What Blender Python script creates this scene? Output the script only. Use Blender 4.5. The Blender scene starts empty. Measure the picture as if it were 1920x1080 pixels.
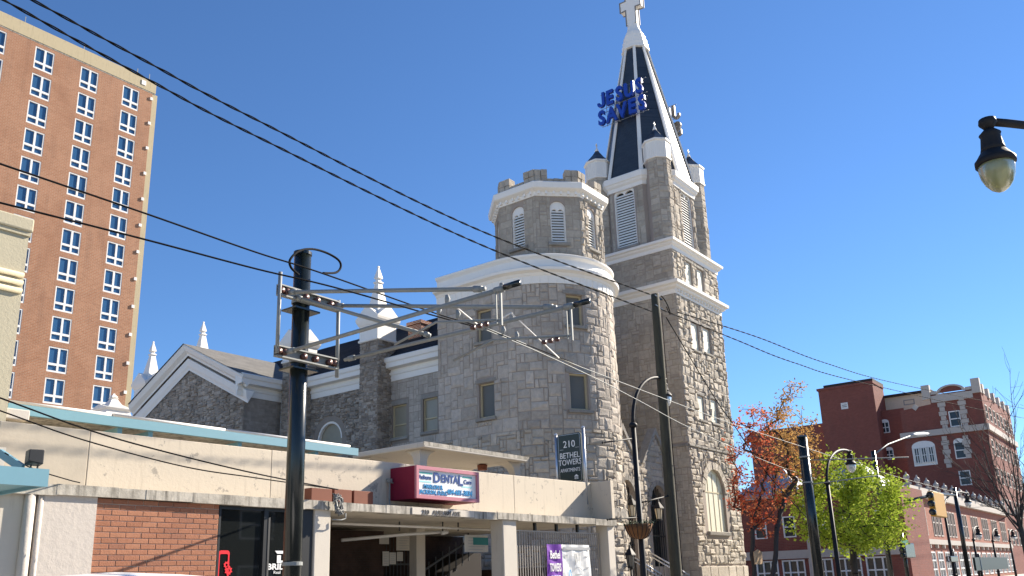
import bpy, math, random
from mathutils import Vector as V, Matrix

SC = bpy.context.scene
COL = SC.collection
R_ = math.radians

# ------------------------------------------------------------------ camera
# X runs along the street, Y across it into the block, Z up; metres.
EYE = 1.6
YAW, PITCH, ROLL = R_(53.16), R_(15.55), R_(-1.93)
FPX, PPX, PPY = 1619.5, 960.0, 637.0          # focal length and principal point, pixels of a 1920 frame
fw = V((math.sin(YAW) * math.cos(PITCH), math.cos(YAW) * math.cos(PITCH), math.sin(PITCH)))
r0 = V((math.cos(YAW), -math.sin(YAW), 0)); u0 = r0.cross(fw)
rt = math.cos(ROLL) * r0 + math.sin(ROLL) * u0
up = -math.sin(ROLL) * r0 + math.cos(ROLL) * u0
cam_d = bpy.data.cameras.new('camera'); cam = bpy.data.objects.new('camera', cam_d); COL.objects.link(cam)
cam_d.sensor_width = 36.0; cam_d.lens = FPX / 1920 * 36.0
cam_d.shift_y = (PPY - 540) / 1920
cam_d.clip_start = 0.1; cam_d.clip_end = 5000
cam.matrix_world = Matrix(((rt.x, up.x, -fw.x, 0), (rt.y, up.y, -fw.y, 0), (rt.z, up.z, -fw.z, EYE), (0, 0, 0, 1)))
SC.camera = cam

# ------------------------------------------------------------------ sky, sun, exposure
SUN_HEAD, SUN_EL = 109.0, 30.0                 # heading from +Y towards +X, elevation
w = bpy.data.worlds.new('World'); SC.world = w; w.use_nodes = True
nt = w.node_tree; nt.nodes.clear()
sky = nt.nodes.new('ShaderNodeTexSky'); sky.sky_type = 'NISHITA'; sky.sun_disc = False
sky.sun_elevation = R_(SUN_EL); sky.sun_rotation = R_(SUN_HEAD)
sky.altitude = 100; sky.air_density = 1.0; sky.dust_density = 0.0; sky.ozone_density = 9.0
bg = nt.nodes.new('ShaderNodeBackground'); bg.inputs[1].default_value = 0.071
wo = nt.nodes.new('ShaderNodeOutputWorld')
nt.links.new(sky.outputs[0], bg.inputs[0]); nt.links.new(bg.outputs[0], wo.inputs[0])
sd = bpy.data.lights.new('sun', 'SUN'); sd.energy = 4.8; sd.angle = R_(0.53); sd.color = (1.0, 0.90, 0.76)
sun = bpy.data.objects.new('sun', sd); COL.objects.link(sun)
s_dir = V((math.sin(R_(SUN_HEAD)) * math.cos(R_(SUN_EL)), math.cos(R_(SUN_HEAD)) * math.cos(R_(SUN_EL)), math.sin(R_(SUN_EL))))
sun.rotation_euler = s_dir.to_track_quat('Z', 'Y').to_euler()
sun.location = (0, -20, 60)
SC.view_settings.view_transform = 'Standard'; SC.view_settings.look = 'None'
SC.view_settings.exposure = 1.3; SC.view_settings.gamma = 1.0

# ------------------------------------------------------------------ helpers
def ray(x, y): return fw * FPX + rt * (x - PPX) - up * (y - PPY)
def at_y(x, y, Y): d = ray(x, y); return V((0, 0, EYE)) + d * (Y / d.y)
def at_x(x, y, X): d = ray(x, y); return V((0, 0, EYE)) + d * (X / d.x)
def at_z(x, y, Z): d = ray(x, y); return V((0, 0, EYE)) + d * ((Z - EYE) / d.z)
def pix(p):
    q = V(p) - V((0, 0, EYE)); z = q.dot(fw)
    return PPX + FPX * q.dot(rt) / z, PPY - FPX * q.dot(up) / z

MATS = {}
def nn(t, kind, **kw):
    n = t.nodes.new(kind)
    for k, v in kw.items(): setattr(n, k, v)
    return n
def lk(t, a, b): t.links.new(a, b)
def coords(t, scale=(1, 1, 1)):
    g = nn(t, 'ShaderNodeNewGeometry'); m = nn(t, 'ShaderNodeMapping'); m.inputs['Scale'].default_value = scale
    lk(t, g.outputs['Position'], m.inputs['Vector']); return m.outputs[0]
def noise(t, vec, scale, detail=4, rough=0.6):
    n = nn(t, 'ShaderNodeTexNoise'); n.inputs['Scale'].default_value = scale; n.inputs['Detail'].default_value = detail
    n.inputs['Roughness'].default_value = rough; lk(t, vec, n.inputs['Vector']); return n.outputs['Fac']
def ramp(t, fac, a, b):
    r = nn(t, 'ShaderNodeMapRange'); r.inputs[1].default_value = a; r.inputs[2].default_value = b
    lk(t, fac, r.inputs[0]); return r.outputs[0]
def mix(t, fac, a, b, mode='MIX'):
    m = nn(t, 'ShaderNodeMix', data_type='RGBA', blend_type=mode)
    if hasattr(fac, 'links'): lk(t, fac, m.inputs[0])
    else: m.inputs[0].default_value = fac
    for s, i in ((a, 6), (b, 7)):
        if hasattr(s, 'links'): lk(t, s, m.inputs[i])
        else: m.inputs[i].default_value = (*s, 1)
    return m.outputs[2]
def math_(t, op, a, b=0.0):
    m = nn(t, 'ShaderNodeMath', operation=op)
    for s, i in ((a, 0), (b, 1)):
        if hasattr(s, 'links'): lk(t, s, m.inputs[i])
        else: m.inputs[i].default_value = s
    return m.outputs[0]
def new_mat(name):
    m = bpy.data.materials.new(name); m.use_nodes = True; t = m.node_tree
    b = t.nodes['Principled BSDF']; MATS[name] = m; return m, t, b
def plain(name, col, rough=0.6, metal=0.0, var=0.12, scale=3.0, bump=0.0, bscale=30, spec=0.5, dirt=None, dscale=1.2, dthr=(0.5, 0.75), streak=None, sthr=(0.5, 0.8), damt=0.8):
    """colour with soft mottling, optional patches (dirt), vertical run marks (streak) and fine relief"""
    m, t, b = new_mat(name)
    c = coords(t)
    lo = tuple(x * (1 - var) for x in col); hi = tuple(min(1, x * (1 + var)) for x in col)
    out = mix(t, noise(t, c, scale, 5), lo, hi)
    if dirt:
        f = math_(t, 'MULTIPLY', ramp(t, noise(t, c, dscale, 8, 0.7), *dthr), damt); out = mix(t, f, out, dirt)
    if streak:
        cs = coords(t, (7, 7, 0.7)); f = math_(t, 'MULTIPLY', ramp(t, noise(t, cs, 1.0, 5, 0.65), *sthr), damt); out = mix(t, f, out, streak)
    lk(t, out, b.inputs['Base Color']); b.inputs['Roughness'].default_value = rough; b.inputs['Metallic'].default_value = metal
    b.inputs['Specular IOR Level'].default_value = spec
    if bump:
        bp = nn(t, 'ShaderNodeBump'); bp.inputs['Strength'].default_value = bump; bp.inputs['Distance'].default_value = 0.02
        lk(t, noise(t, c, bscale, 6, 0.65), bp.inputs['Height']); lk(t, bp.outputs[0], b.inputs['Normal'])
    return m
def stone_mat(name, a, b_, bump=0.9, moss=0.0, bs=9.0):
    """stones carry a per-stone 'tint' attribute (0..1); grain and relief are procedural"""
    m, t, b = new_mat(name); c = coords(t)
    at = nn(t, 'ShaderNodeAttribute', attribute_name='tint')
    base = mix(t, at.outputs['Fac'], a, b_)
    g = noise(t, c, 5.0, 8, 0.7); base = mix(t, ramp(t, g, 0.3, 0.75), mix(t, 0.35, base, (0.05, 0.045, 0.04)), base)
    big = noise(t, c, 0.45, 4); base = mix(t, ramp(t, big, 0.42, 0.7), base, mix(t, 0.30, base, (0.12, 0.10, 0.08)))
    if moss: base = mix(t, math_(t, 'MULTIPLY', ramp(t, noise(t, coords(t, (1.2, 1.2, .25)), 1.0, 6), 0.5, 0.75), moss), base, (0.05, 0.045, 0.04))
    lk(t, base, b.inputs['Base Color']); b.inputs['Roughness'].default_value = 0.9; b.inputs['Specular IOR Level'].default_value = 0.2
    bp = nn(t, 'ShaderNodeBump'); bp.inputs['Strength'].default_value = bump; bp.inputs['Distance'].default_value = 0.05
    h = math_(t, 'ADD', noise(t, c, bs, 6, 0.7), math_(t, 'MULTIPLY', noise(t, c, bs * 4, 4), 0.3))
    lk(t, h, bp.inputs['Height']); lk(t, bp.outputs[0], b.inputs['Normal'])
    return m
def wall_uv(t):
    """u along the wall (x or y, whichever the face runs along), v = height"""
    g = nn(t, 'ShaderNodeNewGeometry'); sp = nn(t, 'ShaderNodeSeparateXYZ'); lk(t, g.outputs['Position'], sp.inputs[0])
    sn = nn(t, 'ShaderNodeSeparateXYZ'); lk(t, g.outputs['True Normal'], sn.inputs[0])
    side = math_(t, 'GREATER_THAN', math_(t, 'ABSOLUTE', sn.outputs[0]), 0.7)
    u = math_(t, 'ADD', math_(t, 'MULTIPLY', sp.outputs[1], side), math_(t, 'MULTIPLY', sp.outputs[0], math_(t, 'SUBTRACT', 1.0, side)))
    cb = nn(t, 'ShaderNodeCombineXYZ'); lk(t, u, cb.inputs[0]); lk(t, sp.outputs[2], cb.inputs[1]); return cb.outputs[0]
def brick_mat(name, a, b_, mortar, bw=0.2, bh=0.068, ms=0.008, rough=0.85, dirt=(0.2, 0.12, 0.09)):
    m, t, b = new_mat(name); uv = wall_uv(t)
    k = nn(t, 'ShaderNodeTexBrick'); k.inputs['Scale'].default_value = 1.0
    k.inputs['Brick Width'].default_value = bw; k.inputs['Row Height'].default_value = bh; k.inputs['Mortar Size'].default_value = ms
    k.inputs['Color1'].default_value = (*a, 1); k.inputs['Color2'].default_value = (*b_, 1); k.inputs['Mortar'].default_value = (*mortar, 1)
    lk(t, uv, k.inputs['Vector'])
    c = coords(t); out = mix(t, math_(t, 'MULTIPLY', ramp(t, noise(t, c, 0.35, 6, 0.7), 0.45, 0.75), 0.45), k.outputs['Color'], dirt)
    out = mix(t, math_(t, 'MULTIPLY', ramp(t, noise(t, coords(t, (1.5, 1.5, .2)), 0.8, 5), 0.5, 0.8), 0.3), out, (0.1, 0.06, 0.05))
    lk(t, out, b.inputs['Base Color']); b.inputs['Roughness'].default_value = rough; b.inputs['Specular IOR Level'].default_value = 0.2
    bp = nn(t, 'ShaderNodeBump'); bp.inputs['Strength'].default_value = 0.5; bp.inputs['Distance'].default_value = 0.01
    lk(t, math_(t, 'SUBTRACT', 1.0, k.outputs['Fac']), bp.inputs['Height']); lk(t, bp.outputs[0], b.inputs['Normal'])
    return m
def glass_mat(name, col, rough=0.05, trans=0.0):
    m, t, b = new_mat(name); b.inputs['Base Color'].default_value = (*col, 1); b.inputs['Roughness'].default_value = rough
    b.inputs['Specular IOR Level'].default_value = 0.8; b.inputs['Transmission Weight'].default_value = trans
    b.inputs['IOR'].default_value = 1.5
    return m
def shingle_mat(name, a, b_, rough=0.6, bw=0.3, bh=0.16, spec=0.4):
    m, t, b = new_mat(name)
    g = nn(t, 'ShaderNodeNewGeometry'); sp = nn(t, 'ShaderNodeSeparateXYZ'); lk(t, g.outputs['Position'], sp.inputs[0])
    cb = nn(t, 'ShaderNodeCombineXYZ'); lk(t, math_(t, 'ADD', sp.outputs[0], sp.outputs[1]), cb.inputs[0]); lk(t, sp.outputs[2], cb.inputs[1])
    k = nn(t, 'ShaderNodeTexBrick'); k.inputs['Brick Width'].default_value = bw; k.inputs['Row Height'].default_value = bh
    k.inputs['Scale'].default_value = 1.0; k.inputs['Mortar Size'].default_value = 0.012
    k.inputs['Color1'].default_value = (*a, 1); k.inputs['Color2'].default_value = (*b_, 1); k.inputs['Mortar'].default_value = (*[x * .5 for x in a], 1)
    lk(t, cb.outputs[0], k.inputs['Vector'])
    out = mix(t, math_(t, 'MULTIPLY', ramp(t, noise(t, coords(t), 1.2, 6), .4, .8), .4), k.outputs['Color'], tuple(x * 1.6 for x in a))
    lk(t, out, b.inputs['Base Color']); b.inputs['Roughness'].default_value = rough; b.inputs['Specular IOR Level'].default_value = spec
    bp = nn(t, 'ShaderNodeBump'); bp.inputs['Strength'].default_value = 0.4; bp.inputs['Distance'].default_value = 0.01
    lk(t, math_(t, 'SUBTRACT', 1.0, k.outputs['Fac']), bp.inputs['Height']); lk(t, bp.outputs[0], b.inputs['Normal'])
    return m

def root_loc(o):
    while o.parent: o = o.parent
    return o.location
def thing(name, label, cat, loc=(0, 0, 0), group=None):
    o = bpy.data.objects.new(name, None); COL.objects.link(o); o.empty_display_size = 0.3
    o.location = loc; o['label'] = label; o['category'] = cat
    if group: o['group'] = group
    return o
def tag(o, label, cat, group=None):
    o['label'] = label; o['category'] = cat
    if group: o['group'] = group
    return o

class MB:
    """collects faces in world coordinates; build() links them as ONE mesh object"""
    def __init__(s): s.v = []; s.f = []; s.t = []
    def poly(s, pts, tint=0.5):
        i = len(s.v); s.v += [tuple(p) for p in pts]; s.f.append(tuple(range(i, i + len(pts)))); s.t.append(tint); return s
    def faces(s, vs, fs, tint=0.5):
        i = len(s.v); s.v += [tuple(p) for p in vs]
        for f in fs: s.f.append(tuple(i + k for k in f)); s.t.append(tint)
        return s
    def box(s, x0, x1, y0, y1, z0, z1, tint=0.5):
        vs = [(x0, y0, z0), (x1, y0, z0), (x1, y1, z0), (x0, y1, z0), (x0, y0, z1), (x1, y0, z1), (x1, y1, z1), (x0, y1, z1)]
        return s.faces(vs, [(0, 3, 2, 1), (4, 5, 6, 7), (0, 1, 5, 4), (1, 2, 6, 5), (2, 3, 7, 6), (3, 0, 4, 7)], tint)
    def prism(s, pts, vec, tint=0.5):
        n = len(pts); vec = V(vec); vs = [V(p) for p in pts]; vs += [p + vec for p in vs]
        fs = [tuple(range(n - 1, -1, -1)), tuple(range(n, 2 * n))] + [(i, (i + 1) % n, n + (i + 1) % n, n + i) for i in range(n)]
        return s.faces(vs, fs, tint)
    def loft(s, rings, cap=True, tint=0.5, closed=True):
        n = len(rings[0]); vs = [p for r in rings for p in r]; fs = []
        for k in range(len(rings) - 1):
            for i in range(n if closed else n - 1):
                j = (i + 1) % n; fs.append((k * n + i, k * n + j, (k + 1) * n + j, (k + 1) * n + i))
        if cap: fs += [tuple(range(n - 1, -1, -1)), tuple(range((len(rings) - 1) * n, len(rings) * n))]
        return s.faces(vs, fs, tint)
    def ngon(s, c, prof, n, rot=0.0, cap=True, tint=0.5):
        """stacked regular polygons: prof = [(radius, z)] round the vertical through c"""
        return s.loft([[(c[0] + r * math.cos(rot + 2 * math.pi * i / n), c[1] + r * math.sin(rot + 2 * math.pi * i / n), z) for i in range(n)] for r, z in prof], cap, tint)
    def tube(s, path, r, n=8, cap=True, tint=0.5):
        path = [V(p) for p in path]; rr = r if isinstance(r, (list, tuple)) else [r] * len(path); rings = []; prev = None
        for i, p in enumerate(path):
            d = (path[min(i + 1, len(path) - 1)] - path[max(i - 1, 0)])
            if d.length < 1e-9: d = V((0, 0, 1))
            d.normalize()
            if prev is None: a = d.cross(V((0, 0, 1)) if abs(d.z) < 0.9 else V((1, 0, 0)))
            else: a = prev - d * prev.dot(d)
            a.normalize(); b = d.cross(a); prev = a
            rings.append([p + (a * math.cos(2 * math.pi * k / n) + b * math.sin(2 * math.pi * k / n)) * rr[i] for k in range(n)])
        return s.loft(rings, cap, tint)
    def bar(s, p, q, wx, wz=None, tint=0.5):
        """square bar from p to q"""
        p = V(p); q = V(q); d = (q - p).normalized(); a = d.cross(V((0, 0, 1)) if abs(d.z) < 0.95 else V((1, 0, 0))).normalized(); b = a.cross(d)
        wz = wz or wx; o = [(-1, -1), (1, -1), (1, 1), (-1, 1)]
        return s.loft([[c + a * (i * wx / 2) + b * (j * wz / 2) for i, j in o] for c in (p, q)], True, tint)
    def build(s, name, mat, parent=None, smooth=False, bevel=0.0):
        me = bpy.data.meshes.new(name); o = bpy.data.objects.new(name, me); COL.objects.link(o)
        off = V((0, 0, 0))
        if parent is not None: o.parent = parent; off = root_loc(parent)
        me.from_pydata([tuple(V(p) - off) for p in s.v], [], s.f)
        me.materials.append(MATS[mat])
        at = me.attributes.new('tint', 'FLOAT', 'FACE'); at.data.foreach_set('value', s.t)
        if smooth: me.polygons.foreach_set('use_smooth', [True] * len(me.polygons))
        if bevel:
            bv = o.modifiers.new('bevel', 'BEVEL'); bv.width = bevel; bv.segments = 2; bv.limit_method = 'ANGLE'
        me.update(); return o

class Frame:
    """a wall plane: P(u, v, d) = O + u*U + v*V + d*N; N points out of the wall"""
    def __init__(s, O, U, N): s.O = V(O); s.U = V(U).normalized(); s.N = V(N).normalized(); s.W = V((0, 0, 1))
    def __call__(s, u, v, d=0.0): return s.O + s.U * u + s.W * v + s.N * d
def front(y, x0=0.0): return Frame((x0, y, 0), (1, 0, 0), (0, -1, 0))        # faces the street (-Y)
def west(x, y0=0.0): return Frame((x, y0, 0), (0, -1, 0), (-1, 0, 0))        # faces -X; u grows towards the street
def fbox(mb, F, u0, u1, v0, v1, d0, d1, tint=0.5):
    vs = [F(u, v, d) for d in (d0, d1) for u, v in ((u0, v0), (u1, v0), (u1, v1), (u0, v1))]
    return mb.faces(vs, [(3, 2, 1, 0), (4, 5, 6, 7), (0, 1, 5, 4), (1, 2, 6, 5), (2, 3, 7, 6), (3, 0, 4, 7)], tint)
def wall(mb, F, u0, u1, v0, v1, holes=(), depth=0.2, back=False):
    """flat wall with rectangular holes (ua, ub, va, vb) and their reveals"""
    us = sorted({u0, u1, *[h[i] for h in holes for i in (0, 1) if u0 < h[i] < u1]}); vs = sorted({v0, v1, *[h[i] for h in holes for i in (2, 3) if v0 < h[i] < v1]})
    for a, b in zip(us, us[1:]):
        for c, d in zip(vs, vs[1:]):
            mu, mv = (a + b) / 2, (c + d) / 2
            if any(h[0] < mu < h[1] and h[2] < mv < h[3] for h in holes): continue
            mb.poly([F(a, c), F(b, c), F(b, d), F(a, d)])
    for a, b, c, d in holes:
        mb.poly([F(a, c), F(a, d), F(a, d, -depth), F(a, c, -depth)]); mb.poly([F(b, d), F(b, c), F(b, c, -depth), F(b, d, -depth)])
        mb.poly([F(a, d), F(b, d), F(b, d, -depth), F(a, d, -depth)]); mb.poly([F(b, c), F(a, c), F(a, c, -depth), F(b, c, -depth)])
    return mb
def arch_fill(mb, F, ua, ub, vs, vt, depth, n=12):
    """spandrels that turn the square head of a hole (ua..ub, spring vs, crown vt) into an arch"""
    um, hw, rise = (ua + ub) / 2, (ub - ua) / 2, vt - vs
    pts = [(um - hw * math.cos(math.pi * k / n), vs + rise * math.sin(math.pi * k / n)) for k in range(n + 1)]
    for k in range(n):
        (a, b), (c, d) = pts[k], pts[k + 1]
        mb.poly([F(a, b), F(c, d), F(c, vt + .001), F(a, vt + .001)]); mb.poly([F(c, d), F(a, b), F(a, b, -depth), F(c, d, -depth)])
    return pts
def text_on(F, body, u, v, size, mat, parent, name, d=0.01, ext=0.004, bold=0.0, align='CENTER', sx=1.0, shear=0.0, space=1.0, tint=0.5):
    cu = bpy.data.curves.new('t', 'FONT'); cu.body = body; cu.size = 1.0; cu.extrude = ext / size; cu.offset = bold; cu.align_x = align; cu.shear = shear; cu.space_character = space
    cu.resolution_u = 3
    o = bpy.data.objects.new('t', cu); COL.objects.link(o); bpy.context.view_layer.update()
    dg = bpy.context.evaluated_depsgraph_get(); me = bpy.data.meshes.new_from_object(o.evaluated_get(dg))
    mb = MB(); mb.faces([F(u + p.co.x * size * sx, v + p.co.y * size, d + p.co.z * size) for p in me.vertices], [tuple(p.vertices) for p in me.polygons], tint)
    bpy.data.objects.remove(o); bpy.data.curves.remove(cu); bpy.data.meshes.remove(me)
    return mb.build(name, mat, parent)

# random-ashlar stonework -------------------------------------------------
STONES = []        # (pixel size, verts, faces, tint, material, parent) gathered for the whole church
def ashlar(P, W, H, rng, cell, sizes, skip, mat, parent, depth=(0.03, 0.09), joint=0.012, inset=0.22, tints=(0.1, 0.9), rough=1.0):
    """fills a W x H field with stones; P(u, v, d) -> world; skip(u0,u1,v0,v1) drops a stone"""
    nx, ny = max(1, round(W / cell)), max(1, round(H / cell)); cw, ch = W / nx, H / ny
    used = [[False] * nx for _ in range(ny)]
    for j in range(ny):
        for i in range(nx):
            if used[j][i]: continue
            a, b = rng.choice(sizes)
            a = min(a, nx - i); b = min(b, ny - j)
            while a > 1 and any(used[j][i + k] for k in range(a)): a -= 1
            while skip(i * cw, (i + a) * cw, j * ch, (j + b) * ch) and (a > 1 or b > 1):
                if a > 1: a -= 1
                else: b -= 1
            for q in range(b):
                for k in range(a): used[j + q][i + k] = True
            if skip(i * cw, (i + a) * cw, j * ch, (j + b) * ch): continue
            u0_, u1_, v0_, v1_ = i * cw + joint, (i + a) * cw - joint, j * ch + joint, (j + b) * ch - joint
            w_, h_ = u1_ - u0_, v1_ - v0_; jx = lambda: rng.uniform(-.012, .012) * rough
            c4 = [(u0_ + jx(), v0_ + jx()), (u1_ + jx(), v0_ + jx()), (u1_ + jx(), v1_ + jx()), (u0_ + jx(), v1_ + jx())]
            cu, cv = (u0_ + u1_) / 2, (v0_ + v1_) / 2; m = min(w_, h_) * inset
            dd = rng.uniform(*depth)
            inner = [(x + (m if x < cu else -m) * rng.uniform(.5, 1.5), y + (m if y < cv else -m) * rng.uniform(.5, 1.5)) for x, y in c4]
            vs = [P(x, y, -0.01) for x, y in c4] + [P(x, y, dd * rng.uniform(.25, .5)) for x, y in c4] + [P(x, y, dd * rng.uniform(.6, 1.3)) for x, y in inner]
            fs = [(k, (k + 1) % 4, 4 + (k + 1) % 4, 4 + k) for k in range(4)] + [(4 + k, 4 + (k + 1) % 4, 8 + (k + 1) % 4, 8 + k) for k in range(4)] + [(8, 9, 10), (8, 10, 11)]
            pa = pix(P(u0_, v0_, 0)); pb = pix(P(u1_, v0_, 0)); pc = pix(P(u0_, v1_, 0))
            area = abs((pb[0] - pa[0]) * (pc[1] - pa[1]) - (pb[1] - pa[1]) * (pc[0] - pa[0]))
            if not (-60 < pa[0] < 1980 and -60 < pa[1] < 1150): area = 0
            STONES.append((area, vs, fs, rng.uniform(*tints), mat, parent))

# ------------------------------------------------------------------ materials
plain('asphalt', (0.05, 0.05, 0.052), 0.9, bump=0.3, bscale=60)
plain('sidewalk', (0.46, 0.43, 0.38), 0.9, bump=0.2, dirt=(0.34, 0.32, 0.28))
plain('kerb', (0.36, 0.34, 0.31), 0.9)
plain('road_paint', (0.75, 0.74, 0.70), 0.7)
plain('cream_paint', (0.58, 0.50, 0.385), 0.75, var=0.06, scale=1.5, bump=0.25, bscale=14, dirt=(0.27, 0.24, 0.20), dscale=3.4, dthr=(0.60, 0.63), streak=(0.33, 0.28, 0.21), sthr=(0.54, 0.82), damt=0.75)
plain('cream_patch', (0.47, 0.41, 0.32), 0.8, var=0.08, bump=0.2, bscale=10, dirt=(0.36, 0.31, 0.25), dscale=1.0)
plain('stained_concrete', (0.50, 0.46, 0.39), 0.9, var=0.12, bump=0.4, bscale=18, dirt=(0.13, 0.115, 0.09), dscale=2.0, dthr=(0.43, 0.72), streak=(0.045, 0.04, 0.033), sthr=(0.47, 0.70), damt=0.82)
plain('white_stucco', (0.54, 0.485, 0.43), 0.85, var=0.05, bump=0.5, bscale=9, streak=(0.42, 0.38, 0.33), sthr=(0.62, 0.9))
plain('column_paint', (0.56, 0.51, 0.435), 0.8, var=0.06, bump=0.15, streak=(0.35, 0.31, 0.26), sthr=(0.58, 0.85))
plain('soffit', (0.48, 0.43, 0.35), 0.9, var=0.1, dirt=(0.3, 0.26, 0.2))
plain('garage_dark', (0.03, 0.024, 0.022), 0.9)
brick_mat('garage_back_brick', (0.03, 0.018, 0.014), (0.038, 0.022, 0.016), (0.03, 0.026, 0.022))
plain('mortar', (0.56, 0.47, 0.38), 0.95, bump=0.3)
plain('black_metal', (0.012, 0.013, 0.014), 0.45)
plain('iron_bar', (0.045, 0.045, 0.045), 0.6)
plain('gate_bar', (0.32, 0.30, 0.28), 0.5)
plain('white_paint', (0.74, 0.72, 0.68), 0.6, var=0.03)
plain('teal_steel', (0.16, 0.33, 0.40), 0.5, var=0.06, streak=(0.2, 0.25, 0.26), sthr=(.62, .9))
plain('white_pipe', (0.72, 0.70, 0.66), 0.5)
plain('beige_stucco', (0.46, 0.41, 0.29), 0.85, var=0.05, bump=0.35, bscale=25)
plain('red_enamel', (0.20, 0.012, 0.035), 0.6, var=0.15, spec=.2)
plain('pink_frame', (0.46, 0.16, 0.20), 0.45, var=0.08)
plain('sign_white', (0.78, 0.78, 0.76), 0.35, var=0.03)
plain('letter_blue', (0.01, 0.05, 0.22), 0.4)
plain('letter_lightblue', (0.03, 0.30, 0.60), 0.4)
plain('stripe_teal', (0.04, 0.30, 0.28), 0.4)
plain('stripe_aqua', (0.35, 0.68, 0.68), 0.4)
plain('stripe_grey', (0.35, 0.36, 0.37), 0.5)
plain('letter_grey', (0.10, 0.09, 0.08), 0.7)
plain('letter_white', (0.80, 0.80, 0.78), 0.5, var=0.02)
plain('letter_red', (0.75, 0.02, 0.03), 0.4)
plain('sign_green_black', (0.008, 0.022, 0.018), 0.45)
plain('aluminium', (0.55, 0.56, 0.58), 0.35, metal=0.8)
plain('galvanised', (0.25, 0.26, 0.25), 0.6, metal=0.2, var=0.2, scale=20)
plain('rust_box', (0.20, 0.065, 0.035), 0.8)
plain('cable', (0.010, 0.010, 0.011), 0.85, spec=.08)
plain('grey_cable', (0.22, 0.22, 0.21), 0.5)
plain('purple', (0.16, 0.02, 0.35), 0.5)
plain('poster_paper', (0.55, 0.52, 0.46), 0.7)
plain('poster_teal', (0.03, 0.22, 0.21), 0.6)
glass_mat('shop_glass', (0.012, 0.014, 0.014), 0.03)
for i, c in enumerate(((0.34, 0.14, 0.076), (0.31, 0.125, 0.066), (0.37, 0.16, 0.088), (0.28, 0.115, 0.066))):
    plain('brick_%s' % 'abcd'[i], c, 0.85, var=0.16, scale=8, bump=0.35, bscale=40, streak=(0.07, 0.04, 0.03), sthr=(0.66, 0.82))

# ------------------------------------------------------------------ ground, road, pavements
def struct(name, mb, mat, parent=None):
    o = mb.build(name, mat, parent); o['kind'] = 'structure'; return o
struct('ground', MB().poly([(-1500, -1500, -0.02), (1500, -1500, -0.02), (1500, 1500, -0.02), (-1500, 1500, -0.02)]), 'sidewalk')
struct('road', MB().poly([(-200, 1.2, 0.0), (600, 1.2, 0.0), (600, 11.4, 0.0), (-200, 11.4, 0.0)]), 'asphalt')
struct('cross_street', MB().poly([(58, 11.4, -0.004), (70, 11.4, -0.004), (70, 400, -0.004), (58, 400, -0.004)]).poly([(58, 1.2, -0.004), (58, -300, -0.004), (70, -300, -0.004), (70, 1.2, -0.004)]), 'asphalt')
mb = MB()
for y in (6.15, 6.35): mb.poly([(-200, y, 0.004), (56, y, 0.004), (56, y + .1, 0.004), (-200, y + .1, 0.004)])
struct('road_marking', mb, 'road_paint')
struct('pavement_far', MB().box(-200, 57.7, 11.55, 60, -0.1, 0.13), 'sidewalk')
struct('pavement_beyond', MB().box(70.3, 600, 11.55, 60, -0.1, 0.13), 'sidewalk')
struct('pavement_near', MB().box(-200, 600, -40, 1.05, -0.1, 0.13), 'sidewalk')
struct('kerb_far', MB().box(-200, 57.7, 11.4, 11.55, -0.1, 0.14), 'kerb')
struct('kerb_beyond', MB().box(70.3, 600, 11.4, 11.55, -0.1, 0.14), 'kerb')
struct('kerb_near', MB().box(-200, 600, 1.05, 1.2, -0.1, 0.14), 'kerb')

# ------------------------------------------------------------------ parking garage with shopfront, 210
rng = random.Random(7)
FY = 15.2                 # fascia / shopfront line
PY = 16.0                 # parapet line
garage = thing('parking_garage', 'low cream concrete garage with shopfront, brick panel and stained ledge along the pavement', 'garage', (16, 18, 0))
zt, zb = 3.44, 3.26
XL, XR = 6.55, 25.75
# ledge slab: front edge broken into uneven worn lengths
mb = MB(); x = XL - .25
while x < XR:
    x2 = min(XR, x + rng.uniform(.5, 1.6)); o = rng.uniform(0, .02); c = rng.uniform(0, .025)
    mb.box(x, x2, FY - .03 - o, FY + .3, zb - c, zt + rng.uniform(-.01, .012)); x = x2
mb.build('ledge', 'stained_concrete', garage)
MB().box(XL - .2, XR - .02, FY + .3, 34, zb + .03, zt - .03).build('roof_slab', 'soffit', garage)
# parapet: panels of slightly different height and plane, as cast and patched
pts = [(XL - .1, 8.05, 4.575, 'cream_patch'), (8.055, 12.2, 4.60, 'cream_paint'), (12.205, 16.5, 4.645, 'cream_paint'), (16.505, 21.2, 4.69, 'cream_paint'), (21.205, 25.6, 4.75, 'cream_paint')]
zz = 4.56
for a, b, z, m in pts:
    k = MB(); k.prism([(a, PY, zt), (b, PY, zt), (b, PY, z), (a, PY, zz)], (0, .22, 0)); k.build('parapet_panel', m, garage, bevel=.015); zz = z
MB().box(25.6, 25.8, FY + .02, PY + .22, zt, 4.76).build('wing_wall', 'cream_paint', garage, bevel=.015)
# front piers and columns
def xat(px, py=1000, Y=FY + .05): return at_y(px, py, Y).x
for a, b in ((xat(589), xat(619)), (xat(943), xat(968))):
    MB().box(a, b, FY + .04, FY + .5, 0.1, zb).build('column', 'column_paint', garage, bevel=.02)
MB().box(xat(1139), XR - .05, FY + .04, FY + .5, 0.1, zb).build('column', 'column_paint', garage, bevel=.02)
MB().box(xat(781, 1000, 19.0), xat(797, 1000, 19.0), 19.0, 19.3, 0.1, zb).build('inner_column', 'column_paint', garage)
MB().box(xat(666, 1020, 20.5), xat(676, 1020, 20.5), 20.5, 20.75, 0.1, zb).build('inner_column', 'column_paint', garage)
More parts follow.
